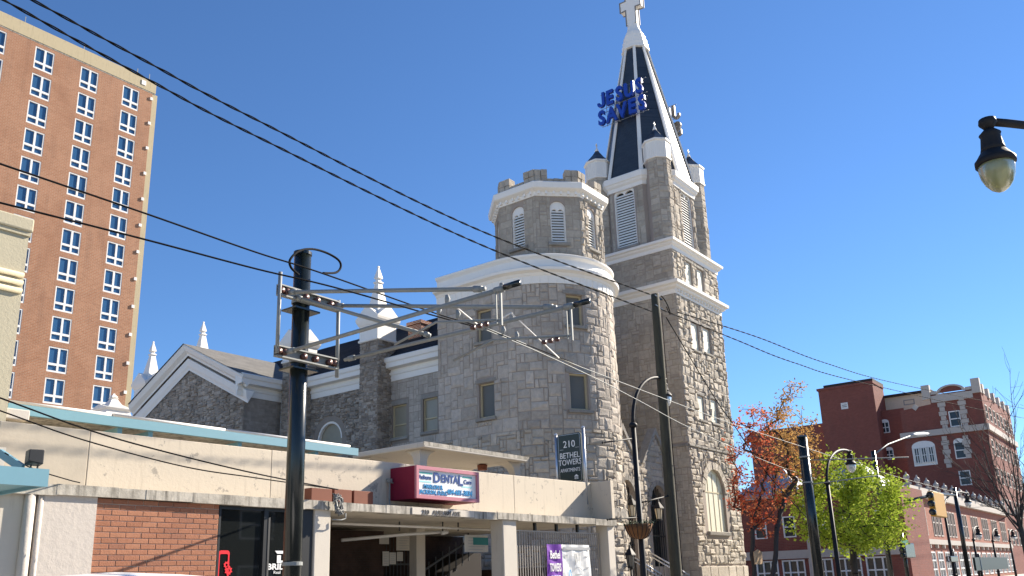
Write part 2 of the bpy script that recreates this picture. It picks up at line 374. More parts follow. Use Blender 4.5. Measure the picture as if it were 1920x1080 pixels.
# stucco end wall and its rounded edge strips
bx0, bx1 = xat(176), xat(409)
MB().box(XL + .35, bx0, FY + .03, FY + .4, .1, zb).build('stucco_panel', 'white_stucco', garage)
for x, r in ((XL + .22, .09), (XL + .40, .05)):
    MB().tube([(x, FY + .06, .1), (x, FY + .06, zb)], r, 10).build('edge_strip', 'white_stucco', garage, True)
# brick panel: every brick its own piece
bp = MB().box(bx0, bx1, FY + .075, FY + .4, .1, zb).build('brick_panel', 'mortar', garage)
bm = {}
def brick_mesh(L):
    k = round(L, 3)
    if k not in bm:
        h = .086; m = MB(); e = .006
        m.loft([[(0, 0, 0), (L, 0, 0), (L, 0, h), (0, 0, h)], [(0, -.010, 0), (L, -.010, 0), (L, -.010, h), (0, -.010, h)], [(e, -.014, e), (L - e, -.014, e), (L - e, -.014, h - e), (e, -.014, h - e)]])
        me = bpy.data.meshes.new('brick'); me.from_pydata(m.v, [], m.f); bm[k] = me
    return bm[k]
row = 0; z = zb - .1
n_b = 0
gl = root_loc(garage)
while z > .3 and n_b < 300:
    x = bx0 - (.15 if row % 2 else 0) + .0
    while x < bx1 - .02:
        a, b = max(x, bx0 + .004), min(x + .288, bx1 - .004)
        if b - a > .04 and n_b < 300:
            me = brick_mesh(b - a)
            o = bpy.data.objects.new('brick', me.copy() if False else me); COL.objects.link(o); o.parent = bp
            o.location = V((a, FY + .075 + rng.uniform(-.003, .003), z)) - gl
            if not me.materials: me.materials.append(None)
            o.material_slots[0].link = 'OBJECT'; o.material_slots[0].material = MATS['brick_' + rng.choice('aaabbccd')]
            n_b += 1
        x += .3
    z -= .099; row += 1
# lintel course over the bricks, a thin near-black strip
MB().box(bx0, bx1, FY + .02, FY + .08, zb - .012, zb + .01).build('lintel', 'garage_dark', garage)
# shopfront
F = front(FY + .12)
sx0, sx1 = bx1 + .02, xat(587)
smid0, smid1 = xat(496), xat(504)
mb = MB()
for a, b in ((sx0, sx0 + .05), (smid0, smid1), (sx1 - .30, sx1)): fbox(mb, F, a, b, .1, zb, -.08, .04)
fbox(mb, F, sx0 + .051, smid0 - .001, zb - .09, zb - .002, -.08, .03); fbox(mb, F, smid1 + .001, sx1 - .301, zb - .09, zb - .002, -.08, .03)
sf = mb.build('shopfront_frame', 'black_metal', garage)
MB().poly([F(sx0 + .05, .3, -.02), F(smid0, .3, -.02), F(smid0, zb - .09, -.02), F(sx0 + .05, zb - .09, -.02)]).build('shop_pane', 'shop_glass', sf)
MB().poly([F(smid1, .3, -.02), F(sx1 - .3, .3, -.02), F(sx1 - .3, zb - .09, -.02), F(smid1, zb - .09, -.02)]).build('shop_pane', 'shop_glass', sf)
fbox(MB(), F, smid1, smid1 + .045, .1, zb - .22, .0, .05).build('door_stile', 'iron_bar', sf)
fbox(MB(), F, sx1 - .355, sx1 - .31, .1, zb - .1, .0, .05).build('door_stile', 'iron_bar', sf)
# red phone outline with gears, and white shop lettering on the glass
Fg = front(FY + .132)
def px_uv(F_, px, py):
    d = ray(px, py); t_ = (F_.O - V((0, 0, EYE))).dot(F_.N) / d.dot(F_.N); p = V((0, 0, EYE)) + d * t_; return (p - F_.O).dot(F_.U), p.z
u0_, v0_ = px_uv(Fg, 408, 1070); u1_, v1_ = px_uv(Fg, 431, 1032)
mb = MB(); th = .035
def rrect(u0, u1, v0, v1, r, n=5):
    out = []
    for cx, cy, a0 in ((u1 - r, v0 + r, -90), (u1 - r, v1 - r, 0), (u0 + r, v1 - r, 90), (u0 + r, v0 + r, 180)):
        out += [(cx + r * math.cos(R_(a0 + 90 * k / n)), cy + r * math.sin(R_(a0 + 90 * k / n))) for k in range(n + 1)]
    return out
v0b = v0_ - .25
outer = rrect(u0_, u1_, v0b, v1_, .06); inner = rrect(u0_ + th, u1_ - th, v0b + th, v1_ - 2 * th, .03)
n = len(outer)
for k in range(n): mb.poly([Fg(*outer[k]), Fg(*outer[(k + 1) % n]), Fg(*inner[(k + 1) % n]), Fg(*inner[k])])
for gu, gv, gr in ((u1_ - .06, v0_ + .11, .07), (u1_ - .01, v0_ + .0, .09)):
    ro = [(gu + (gr if (k // 2) % 2 else gr * .78) * math.cos(2 * math.pi * k / 32), gv + (gr if (k // 2) % 2 else gr * .78) * math.sin(2 * math.pi * k / 32)) for k in range(32)]
    ri = [(gu + gr * .35 * math.cos(2 * math.pi * k / 32), gv + gr * .35 * math.sin(2 * math.pi * k / 32)) for k in range(32)]
    for k in range(32): mb.poly([Fg(*ro[k], .003), Fg(*ro[(k + 1) % 32], .003), Fg(*ri[(k + 1) % 32], .003), Fg(*ri[k], .003)])
mb.build('window_decal', 'letter_red', sf)
u, v = px_uv(Fg, 500, 1068)
text_on(Fg, 'BRIDGE', u, v, .17, 'letter_white', sf, 'window_lettering', bold=.03, align='LEFT', sx=1.28, d=.004)
u, v = px_uv(Fg, 512, 1076); text_on(Fg, 'Real', u, v, .09, 'letter_white', sf, 'window_lettering', align='LEFT', sx=1.2, d=.004)
u, v = px_uv(Fg, 565, 1077); text_on(Fg, 'et', u, v, .09, 'letter_white', sf, 'window_lettering', align='LEFT', sx=1.2, d=.004)
# logo: two angular strokes
mb = MB(); u, v = px_uv(Fg, 519, 1051)
for q in ([(0, .14), (.2, .14), (.2, .2), (-.06, .2)], [(0, -.05), (.2, -.05), (.2, 0), (.1, 0), (.1, .11), (0, .11)]): mb.poly([Fg(u + a, v + b, .004) for a, b in q])
u, v = px_uv(Fg, 560, 1053)
for q in ([(0, .05), (.16, .05), (.16, -.08), (.02, -.08), (.02, -.12), (.21, -.12), (.21, .09), (0, .09)], [(0, .13), (.28, .13), (.24, .18), (0, .18)]): mb.poly([Fg(u + a, v + b, .004) for a, b in q])
o_ = mb.build('window_logo', 'letter_white', sf); o_['kind'] = 'stuff'
# shop interior behind the glass and the garage interior
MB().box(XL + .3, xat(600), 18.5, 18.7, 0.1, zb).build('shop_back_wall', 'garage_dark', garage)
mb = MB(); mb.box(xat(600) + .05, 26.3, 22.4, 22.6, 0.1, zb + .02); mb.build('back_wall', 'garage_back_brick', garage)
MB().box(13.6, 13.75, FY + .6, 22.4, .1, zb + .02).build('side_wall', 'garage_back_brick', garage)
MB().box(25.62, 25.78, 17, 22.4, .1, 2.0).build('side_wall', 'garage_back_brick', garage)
# pipes under the ceiling
P1 = lambda px, py, Y: at_y(px, py, Y)
MB().tube([P1(622, 981, 17), P1(820, 989, 17), P1(938, 994, 17)], .035, 8).build('ceiling_pipe', 'white_pipe', garage, True)
MB().tube([P1(640, 1013, 18.6), P1(760, 1002, 17.9), P1(836, 997, 17.4)], .045, 8).build('ceiling_pipe', 'white_pipe', garage, True)
MB().tube([P1(828, 999, 17.4), P1(836, 997, 17.4), P1(838, 997, 17.4)], .07, 8).build('pipe_end', 'white_pipe', garage, True)
for px in (749, 859, 830): MB().bar(P1(px, 978, 17), P1(px, 996, 17), .03).build('pipe_hanger', 'iron_bar', garage)
# barred gate between the last two columns: every bar on its own
g0, g1 = xat(970), xat(1137)
F = front(FY + .35)
gate = thing('barred_gate', 'tall gate of thin vertical steel bars in the garage opening by the church', 'gate', ((g0 + g1) / 2, FY + .35, .13))
gz = 3.0
n = 40
for k in range(n + 1):
    u = g0 + (g1 - g0) * k / n; mb = MB(); fbox(mb, F, u - .012, u + .012, .15, gz - .02, -.012, .012); mb.build('bar', 'gate_bar', gate)
mb = MB(); fbox(mb, F, g0, g1, gz - .02, gz + .015, -.02, .02); mb.build('top_rail', 'gate_bar', gate)
mb = MB(); fbox(mb, F, g0, g1, .6, .64, -.02, .0135); mb.build('bottom_rail', 'iron_bar', gate)
for px in (1018, 1058, 1097):
    u = xat(px, 990); mb = MB(); fbox(mb, F, u - .04, u + .04, gz + .015, zb, -.04, .04); mb.build('post', 'black_metal', gate)
# stair rails and bars seen behind it
st = MB()
for k in range(14): st.bar((19.8 + k * .35, 20.5, .1 + k * .17), (19.8 + k * .35, 20.5, 1.1 + k * .17), .035)
st.bar((19.6, 20.5, 1.0), (24.8, 20.5, 3.2), .06)
st.build('stair_rail', 'iron_bar', garage)
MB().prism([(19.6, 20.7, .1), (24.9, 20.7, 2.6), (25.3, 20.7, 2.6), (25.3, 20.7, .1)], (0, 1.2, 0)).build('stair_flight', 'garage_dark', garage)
mb = MB()
for k in range(22): mb.bar((17.9 + k * .16, 19.9, .1), (17.9 + k * .16, 19.9, 3.0), .022)
mb.bar((17.8, 19.9, 2.2), (21.4, 19.9, 2.2), .05)
mb.build('inner_grille', 'iron_bar', garage)
# address letters on the ledge
Ff = front(FY - .062)
MB().box(at_y(770, 960, FY).x, at_y(886, 960, FY).x, FY - .060, FY - .02, zb + .0, zt - .012).build('address_panel', 'column_paint', garage)
u, v = px_uv(Ff, 791, 962)
for t__, du in (('210', 0), ('AUBURN AVE', .40)): text_on(Ff, t__, u + du, v - .02, .155, 'letter_grey', garage, 'address_lettering', align='LEFT', sx=1.15, ext=.012, d=0.004, bold=.01)
# porch on the roof: slab on flared columns
mb = MB(); px0, px1, py0, py1, pz = 18.55, 23.75, 17.25, 20.3, 5.6
mb.box(px0, px1, py0, py1, pz - .16, pz); mb.build('porch_roof', 'column_paint', garage, bevel=.03)
MB().box(px0 - .004, px1 + .004, py0 - .004, py0 + .03, pz - .10, pz + .012).build('porch_drip_edge', 'stained_concrete', garage)
for cx, cy, sx, sy in ((px0 + .2, py0 + .35, 1, 1), (px1 - .35, py0 + .35, -1, 1), (px0 + .2, py1 - .3, 1, -1), (px1 - .35, py1 - .3, -1, -1)):
    mb = MB(); w_ = .30; prof = [(zt, 0), (pz - .5, 0), (pz - .35, .06), (pz - .25, .17), (pz - .165, .38)]
    rings = []
    for z, fl in prof:
        xa, xb = (cx, cx + w_ + fl) if sx > 0 else (cx - fl, cx + w_); ya, yb = (cy, cy + .25 + fl) if sy > 0 else (cy - fl - .0, cy + .25)
        rings.append([(xa, ya, z), (xb, ya, z), (xb, yb, z), (xa, yb, z)])
    mb.loft(rings).build('porch_column', 'column_paint', garage)
MB().ngon((22.9, 18.6), [(.16, pz - .36), (.18, pz - .2), (.1, pz - .162)], 12).build('porch_lamp', 'rust_box', garage)
# small rusty boxes and a bundle of cables on the ledge
for k, (a, b) in enumerate(((581, 620), (624, 657), (661, 697))):
    xa, xb = at_y(a, 925, 15.55).x, at_y(b, 925, 15.55).x; zk = at_y((a + b) / 2, (916, 918, 921)[k], 15.55).z
    tag(MB().box(xa, xb, 15.5, 15.75, zt + .015, max(zk, zt + .17)).build('rusty_box', 'rust_box', None, bevel=.01), ('rusty metal box on the stained ledge, nearest the black pole', 'rusty metal box on the stained ledge, middle one of three', 'rusty metal box on the stained ledge, nearest the dental sign')[k], 'metal box', 'rusty boxes on the garage ledge')
rr = random.Random(3); mb = MB()
for k in range(11):
    c = at_y(634, 946, 15.05); pts_ = []
    for q in range(14):
        a = q / 13 * 2 * math.pi * rr.uniform(.7, 1.3); pts_.append(c + V((rr.uniform(-.02, .02) + .16 * math.cos(a + k) * rr.uniform(.5, 1), rr.uniform(-.06, .03), .26 * math.sin(a + k * .7) * rr.uniform(.6, 1))))
    mb.tube(pts_, .012, 5)
tag(mb.build('cable_bundle', 'grey_cable', None, True), 'tangled bundle of grey cables hanging over the ledge corner', 'cables')
MB().tube([P1(648, 962, 15.1), P1(648, 972, 15.1), P1(640, 975, 15.1), P1(623, 974, 15.1)], .015, 6).build('conduit', 'galvanised', garage, True)
# notices inside the garage
def notice(x0, y0, x1, y1, Y, label, band=None, mat='poster_paper'):
    F_ = front(Y); ua, va = px_uv(F_, x0, y1); ub, vb = px_uv(F_, x1, y0)
    mb = MB(); fbox(mb, F_, ua, ub, va, vb, 0, .012); o = tag(mb.build('notice_board', mat), label, 'notice', 'notices in the garage')
    m2 = MB(); h = vb - va
    for k in range(5):
        y = vb - h * (.15 + .17 * k); m2.poly([F_(ua + (ub - ua) * .15, y - h * .03, .015), F_(ub - (ub - ua) * (.15 + .08 * (k % 3)), y - h * .03, .015), F_(ub - (ub - ua) * (.15 + .08 * (k % 3)), y, .015), F_(ua + (ub - ua) * .15, y, .015)])
    m2.build('printed_lines', 'stripe_grey', o)
    if band:
        m3 = MB(); m3.poly([F_(ua + (ub - ua) * .35, va + h * .42, .018), F_(ub, va + h * .42, .018), F_(ub, va + h * .86, .018), F_(ua + (ub - ua) * .35, va + h * .86, .018)]); m3.build('teal_band', 'poster_teal', o)
    return o
notice(871, 1004, 914, 1035, 16.6, 'large cream and teal notice board hanging in the garage opening', True)
notice(743, 1005, 770, 1032, 19.8, 'square paper notice on the dark wall beside the inner column')
notice(711, 1008, 729, 1020, 19.8, 'small wide notice left of the square one on the dark wall')
notice(717, 1034, 729, 1061, 19.8, 'narrow upright notice low on the dark garage wall')
notice(730, 1036, 742, 1058, 19.8, 'small white notice with a dark mark low on the garage wall')
notice(744, 1035, 755, 1052, 19.8, 'round-topped badge notice low on the garage wall beside the column')
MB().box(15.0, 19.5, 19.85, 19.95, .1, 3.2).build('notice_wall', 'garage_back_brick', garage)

# ------------------------------------------------------------------ church
stone_mat('tower_stone', (0.47, 0.41, 0.33), (0.72, 0.64, 0.525), 0.65)
stone_mat('turret_stone', (0.45, 0.39, 0.32), (0.67, 0.59, 0.50), 0.65)
stone_mat('rubble_stone', (0.31, 0.265, 0.22), (0.62, 0.54, 0.45), 0.9, moss=.2)
plain('stone_joint', (0.34, 0.285, 0.24), 0.95, bump=.4, bscale=20)
plain('rubble_joint', (0.27, 0.23, 0.19), 0.95, bump=.6, bscale=15, dirt=(.3, .26, .22))
stone_mat('dressed_stone', (0.33, 0.305, 0.27), (0.42, 0.39, 0.34), 0.5, bs=20)
plain('church_white', (0.82, 0.79, 0.73), 0.55, var=.04, streak=(.52, .48, .40), sthr=(.62, .9), damt=.5)
plain('louver_white', (0.82, 0.81, 0.77), 0.6, var=.04)
plain('louver_dark', (0.02, 0.02, 0.02), 0.9)
shingle_mat('slate', (0.022, 0.027, 0.034), (0.034, 0.040, 0.048), 0.36, .35, .22, spec=.7)
shingle_mat('slate_matte', (0.016, 0.019, 0.025), (0.026, 0.030, 0.037), 0.85, .35, .22, spec=.12)
shingle_mat('grey_shingle', (0.13, 0.125, 0.115), (0.19, 0.18, 0.165), .9)
plain('tan_frame', (0.50, 0.42, 0.26), 0.6)
plain('old_glass', (0.30, 0.27, 0.20), 0.35, var=.15)
plain('grey_glass', (0.13, 0.125, 0.11), 0.35, var=.2, scale=1.0, spec=.25)
plain('cream_glazing', (0.70, 0.66, 0.50), 0.5, var=.06)
plain('window_white', (0.72, 0.71, 0.68), .5)
brick_mat('chimney_brick', (0.20, 0.06, 0.035), (0.26, 0.08, 0.045), (0.45, 0.40, 0.34), .2, .075, .012)
plain('sign_blue', (0.008, 0.05, 0.36), 0.45)
plain('sign_back', (0.24, 0.22, 0.20), 0.6, metal=.2)

church = thing('stone_church', 'grey stone church with tall slate spire, castellated turret and white trim behind the garage', 'church', (36, 26, 0))
rs = random.Random(21)
TX0, TX1, TY0, TY1 = 39.8, 45.5, 19.0, 24.2
ZB2, ZT2, ZB1, ZT1 = 15.88, 16.55, 18.4, 18.95        # the two tower string cornices: underside and top
SIZ = [(3, 2), (2, 2), (4, 2), (2, 1), (3, 3), (4, 3), (2, 3), (1, 1), (1, 2), (3, 1), (5, 2), (3, 2)]
def rect_skip(rects): return lambda a, b, c, d: any(a < r[1] - .03 and b > r[0] + .03 and c < r[3] - .03 and d > r[2] + .03 for r in rects)
def window_at(F, pxs, v_only=None): pass

# --- tower shaft
tw = MB()
Fs = front(TY0, TX0)           # street face: u from the near corner
Fw = west(TX0, TY1)            # west face: u grows towards the street corner
def uv(F_, px, py): return px_uv(F_, px, py)
def hole(F_, x0, y0, x1, y1):
    """pixel box -> hole in the wall plane, using the middle of each side"""
    ua = uv(F_, x0, (y0 + y1) / 2)[0]; ub = uv(F_, x1, (y0 + y1) / 2)[0]; va = uv(F_, (x0 + x1) / 2, y1)[1]; vb = uv(F_, (x0 + x1) / 2, y0)[1]
    return (min(ua, ub), max(ua, ub), min(va, vb), max(va, vb))
slots = [hole(Fs, 1286, 493, 1297, 538), hole(Fs, 1308, 507, 1319, 552), hole(Fs, 1297, 607, 1310, 656), hole(Fs, 1319, 617, 1332, 662), hole(Fs, 1309, 743, 1321, 787), hole(Fs, 1333, 750, 1345, 793)]
ar = (uv(Fs, 1324, 940)[0], uv(Fs, 1360, 940)[0], uv(Fs, 1345, 997)[1], uv(Fs, 1340, 881)[1])
spring = ar[3] - (ar[1] - ar[0]) / 2
holes = slots + [ar]
wall(tw, Fs, 0, TX1 - TX0, 0, ZT1, holes, .45); wall(tw, Fw, 0, TY1 - TY0, 0, ZT1, (), .3)
arch_fill(tw, Fs, ar[0], ar[1], spring, ar[3], .45)
Fe = Frame((TX1, TY0, 0), (0, 1, 0), (1, 0, 0)); wall(tw, Fe, 0, TY1 - TY0, 0, ZT1)
tower_wall = tw.build('tower_wall', 'stone_joint', church)
def arch_skip(ua, ub, va, vs, extra):
    um, hw = (ua + ub) / 2, (ub - ua) / 2 + extra
    def f(a, b, c, d):
        if a < ub + extra - .03 and b > ua - extra + .03 and c < vs and d > va: return True
        x = min(max(um, a), b); y = max(vs, c)
        return d > vs and math.hypot(x - um, y - vs) < hw - .04
    return f
base_z = 1.95
s1 = rect_skip([(h[0] - .02, h[1] + .02, h[2] - .16, h[3] + .2) for h in slots]); s2 = arch_skip(ar[0], ar[1], ar[2] - .25, spring, .42)
inp = rect_skip([(ar[0] - .3, ar[1] + .25, base_z, ar[2] - .25)])
belt = uv(Fs, 1290, 831)[1]
sk = lambda a, b, c, d: s1(a, b, c, d) or s2(a, b, c, d) or (c < base_z) or (c < belt < d)
ashlar(lambda u, v, d: Fs(u, v, d), TX1 - TX0, ZB2, rs, .155, SIZ, sk, 'tower_stone', tower_wall, depth=(.03, .11), tints=(.3, .9))
ashlar(lambda u, v, d: Fs(u, v + ZT2, d), TX1 - TX0, ZB1 - ZT2, rs, .155, SIZ, lambda a, b, c, d: s1(a, b, c + ZT2, d + ZT2), 'tower_stone', tower_wall, depth=(.03, .10), tints=(.3, .9))
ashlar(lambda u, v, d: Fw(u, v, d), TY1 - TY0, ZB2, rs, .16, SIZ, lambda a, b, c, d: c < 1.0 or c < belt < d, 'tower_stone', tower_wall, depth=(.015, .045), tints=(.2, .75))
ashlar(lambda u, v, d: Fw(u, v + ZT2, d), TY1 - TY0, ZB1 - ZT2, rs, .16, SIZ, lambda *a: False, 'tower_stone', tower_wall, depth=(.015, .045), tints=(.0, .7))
# big base blocks, belt course, voussoirs, sills
def block(F_, u0, u1, v0, v1, d, mat='tower_stone', parent=None, name='stone'):
    e = .03; m = MB(); tint = rs.uniform(.3, .9)
    m.loft([[F_(u0, v0, -.01), F_(u1, v0, -.01), F_(u1, v1, -.01), F_(u0, v1, -.01)], [F_(u0, v0, d * .6), F_(u1, v0, d * .6), F_(u1, v1, d * .6), F_(u0, v1, d * .6)],
            [F_(u0 + e, v0 + e, d), F_(u1 - e, v0 + e, d * rs.uniform(.8, 1.2)), F_(u1 - e, v1 - e, d), F_(u0 + e, v1 - e, d * rs.uniform(.8, 1.2))]], tint=tint)
    return m.build(name, mat, parent or tower_wall)
u = 0
while u < TX1 - TX0 - .1:
    L = min(rs.uniform(.8, 1.3), TX1 - TX0 - u); L = TX1 - TX0 - u if TX1 - TX0 - u - L < .4 else L
    block(Fs, u + .01, u + L - .01, 1.15, base_z - .01, .14); block(Fs, u + .01, u + L - .01, .1, 1.13, .2); u += L
for F_, L_ in ((Fs, TX1 - TX0), (Fw, TY1 - TY0)):
    u = 0
    while u < L_ - .1:
        L = min(rs.uniform(.6, 1.0), L_ - u); block(F_, u, u + L - .008, belt - .14, belt, .10, 'dressed_stone', tower_wall, 'belt_stone'); u += L
for h in slots:
    block(Fs, h[0] - .08, h[1] + .08, h[2] - .14, h[2], .10, 'dressed_stone', tower_wall, 'sill'); block(Fs, h[0] - .10, h[1] + .10, h[3] + .01, h[3] + .19, .05, 'dressed_stone', tower_wall, 'lintel')
    m = MB(); fbox(m, Fs, h[0], h[1], h[2], h[3], -.44, -.075); wd = m.build('slot_window', 'window_white', church)
    m = MB(); fbox(m, Fs, h[0] + .06, h[1] - .05, h[2] + .06, h[3] - .06, -.08, -.065); m.build('pane', 'cream_glazing', wd)
block(Fs, ar[0] - .15, ar[1] + .12, ar[2] - .2, ar[2], .14, 'dressed_stone', tower_wall, 'sill')
um, hw = (ar[0] + ar[1]) / 2, (ar[1] - ar[0]) / 2
for k in range(13):
    a0, a1 = math.pi * k / 13 + .012, math.pi * (k + 1) / 13 - .012; r1 = hw + rs.uniform(.36, .44)
    m = MB(); q = [(um - r * math.cos(a), spring + r * math.sin(a)) for r, a in ((hw, a0), (hw, a1), (r1, a1), (r1, a0))]
    m.prism([Fs(*p, -.01) for p in q], Fs.N * rs.uniform(.06, .1), rs.uniform(.2, .9)); m.build('arch_stone', 'tower_stone', tower_wall)
# arched window: cream obscured glazing with mullions
m = MB(); pts_ = [(um - hw * math.cos(math.pi * k / 14), spring + hw * math.sin(math.pi * k / 14)) for k in range(15)]
m.poly([Fs(ar[0], ar[2], -.12)] + [Fs(a, b, -.12) for a, b in pts_] + [Fs(ar[1], ar[2], -.12)][::1]); aw = m.build('arched_window', 'cream_glazing', church)
m = MB()
for k in (1, 2, 3): uu = ar[0] + (ar[1] - ar[0]) * k / 4; fbox(m, Fs, uu - .02, uu + .02, ar[2], spring + hw * .8, -.118, -.10)
fbox(m, Fs, ar[0], ar[1], spring - .03, spring + .03, -.117, -.095); m.build('mullion', 'tan_frame', aw)

# --- tower cornices: moulded white bands mitred round the corner
def cornice(prof, corners, name='cornice', mat='church_white', parent=church):
    """prof = [(offset outwards, z)]; corners = [(x, y, nx, ny)] where (nx, ny) is the mitre direction"""
    m = MB(); rings = [[V((x + nx * o, y + ny * o, z)) for o, z in prof] for x, y, nx, ny in corners]
    m.loft(rings, True, closed=False); return m.build(name, mat, parent)
def tower_cornice(zb_, zt_, out):
    h = zt_ - zb_
    prof = [(0, zb_), (.06, zb_), (.08, zb_ + h * .35), (out * .55, zb_ + h * .5), (out * .6, zb_ + h * .62), (out * .95, zb_ + h * .72), (out, zb_ + h * .95), (out * .9, zt_), (0, zt_ + .08)]
    return cornice(prof, [(TX0, TY1 + .3, -1, 0), (TX0, TY0, -1, -1), (TX1, TY0, 1, -1), (TX1, TY1, 1, 0)], 'tower_cornice')
tower_cornice(ZB2, ZT2, .42); tower_cornice(ZB1, ZT1, .34)
for k in range(16):
    u = .2 + k * (TX1 - TX0 - .4) / 15; m = MB(); fbox(m, Fs, u - .06, u + .06, ZB2 + .12, ZB2 + .24, .05, .17); m.build('dentil', 'church_white', church)

# --- belfry: chamfered square with octagonal corner piers
BX0, BX1, BY0, BY1 = TX0 + .28, TX1 - .28, TY0 + .28, TY1 - .28
ch = 1.25; zbel, ztop = ZT1, 23.15
oct_pts = [(BX0, BY1 - ch), (BX0, BY0 + ch), (BX0 + ch, BY0), (BX1 - ch, BY0), (BX1, BY0 + ch), (BX1, BY1 - ch), (BX1 - ch, BY1), (BX0 + ch, BY1)]
m = MB()
Fbw = west(BX0, BY1 - ch); Fbs = front(BY0, BX0 + ch); LW = BY1 - BY0 - 2 * ch; LS = BX1 - BX0 - 2 * ch
lw = (LW / 2 - .82, LW / 2 + .50, 19.35, 22.95); ls_ = (LS / 2 - .42, LS / 2 + .90, 19.35, 22.95)
wall(m, Fbw, 0, LW, zbel, ztop, [lw], .3); wall(m, Fbs, 0, LS, zbel, ztop, [ls_], .3)
arch_fill(m, Fbw, lw[0], lw[1], 22.6, 22.95, .3); arch_fill(m, Fbs, ls_[0], ls_[1], 22.6, 22.95, .3)
for i in (1, 3, 4, 5, 6, 7):
    a, b = oct_pts[i], oct_pts[(i + 1) % 8]; m.poly([(*a, zbel), (*b, zbel), (*b, ztop), (*a, ztop)])
belfry_wall = m.build('belfry_wall', 'stone_joint', church)
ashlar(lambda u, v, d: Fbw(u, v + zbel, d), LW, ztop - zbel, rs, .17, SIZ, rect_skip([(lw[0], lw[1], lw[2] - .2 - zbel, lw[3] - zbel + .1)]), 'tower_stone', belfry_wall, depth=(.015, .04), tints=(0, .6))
ashlar(lambda u, v, d: Fbs(u, v + zbel, d), LS, ztop - zbel, rs, .17, SIZ, rect_skip([(ls_[0], ls_[1], ls_[2] - .2 - zbel, ls_[3] - zbel + .1)]), 'tower_stone', belfry_wall, depth=(.02, .07))
def louver(F_, o, n, parent=church, tracery=True):
    """white louvred opening: frame, dark void, each blade a part"""
    ua, ub, va, vb = o; m = MB(); f = .07; sp = vb - .36
    for a, b in ((ua, ua + f), (ub - f, ub)): fbox(m, F_, a, b, va, vb - .2, -.22, -.06)
    fbox(m, F_, ua + f, ub - f, va, va + .05, -.22, -.06)
    # tracery head with two small arches
    um_, hw_ = (ua + ub) / 2, (ub - ua) / 2
    top = [(um_ - hw_ * math.cos(math.pi * k / 12), sp + (vb - sp) * math.sin(math.pi * k / 12)) for k in range(13)]
    low = []
    for c in (ua + f + (hw_ - f) / 2, ub - f - (hw_ - f) / 2):
        r = (hw_ - f) / 2 - .03; low += [(c - r, sp - .12)] + [(c - r * math.cos(math.pi * k / 6), sp - .1 + r * .75 * math.sin(math.pi * k / 6)) for k in range(7)] + [(c + r, sp - .12)]
    ring = top + [(ub, sp - .12)] + low[::-1] + [(ua, sp - .12)]
    # strips between outer and inner outline
    xs = sorted({p[0] for p in top} | {p[0] for p in low} | {ua, ub})
    def yt(x): return sp + (vb - sp) * math.sqrt(max(0, 1 - ((x - um_) / hw_) ** 2))
    def yl(x):
        for c in (ua + f + (hw_ - f) / 2, ub - f - (hw_ - f) / 2):
            r = (hw_ - f) / 2 - .03
            if abs(x - c) < r: return sp - .1 + r * .75 * math.sqrt(max(0, 1 - ((x - c) / r) ** 2))
        return sp - .13
    for a, b in zip(xs, xs[1:]):
        if b - a < 1e-5: continue
        e = 1e-4; m.prism([F_(a + e, yl(a + e), -.2), F_(b - e, yl(b - e), -.2), F_(b - e, max(yt(b - e), yl(b - e) + .01), -.2), F_(a + e, max(yt(a + e), yl(a + e) + .01), -.2)], F_.N * .13)
    fr = m.build('louver_frame', 'church_white', parent)
    m = MB(); m.poly([F_(ua, va, -.26), F_(ub, va, -.26), F_(ub, vb, -.26), F_(ua, vb, -.26)]); m.build('louver_void', 'louver_dark', fr)
    me = None
    for k in range(n):
        v = va + .09 + (sp - .12 - va - .09) * k / (n - 1) if n > 1 else va; hgt = (sp - va) / n
        m = MB(); m.loft([[F_(x, v - hgt * .40, -.095), F_(x, v - hgt * .36, -.07), F_(x, v + hgt * .42, -.15), F_(x, v + hgt * .38, -.18)] for x in (ua + f + .002, ub - f - .002)]); m.build('louver_blade', 'louver_white', fr)
    return fr
louver(Fbw, lw, 20); louver(Fbs, ls_, 20)
for F_, o in ((Fbw, lw), (Fbs, ls_)): block(F_, o[0] - .12, o[1] + .12, o[2] - .18, o[2], .12, 'dressed_stone', belfry_wall, 'sill')
# belfry cornice
prof = [(-.02, 22.75), (.06, 22.75), (.10, 22.95), (.20, 23.05), (.24, 23.15), (.30, 23.20), (.32, 23.52), (.26, 23.58), (-.1, 23.62)]
def oct_mitre(pts):
    out = []; n = len(pts)
    for i in range(n):
        a, b, c = V((*pts[i - 1], 0)), V((*pts[i], 0)), V((*pts[(i + 1) % n], 0)); d1 = (b - a).normalized(); d2 = (c - b).normalized()
        n1 = V((d1.y, -d1.x, 0)); n2 = V((d2.y, -d2.x, 0)); mi = (n1 + n2); mi = mi / max(.2, mi.dot(n1)); out.append((b.x, b.y, mi.x, mi.y))
    return out
om = oct_mitre(oct_pts)
if om[1][2] > 0: om = [(x, y, -a, -b) for x, y, a, b in om]
cornice(prof, om + [om[0]], 'belfry_cornice')
MB().prism([(x, y, 23.60) for x, y in oct_pts], (0, 0, .05)).build('spire_deck', 'slate', church)
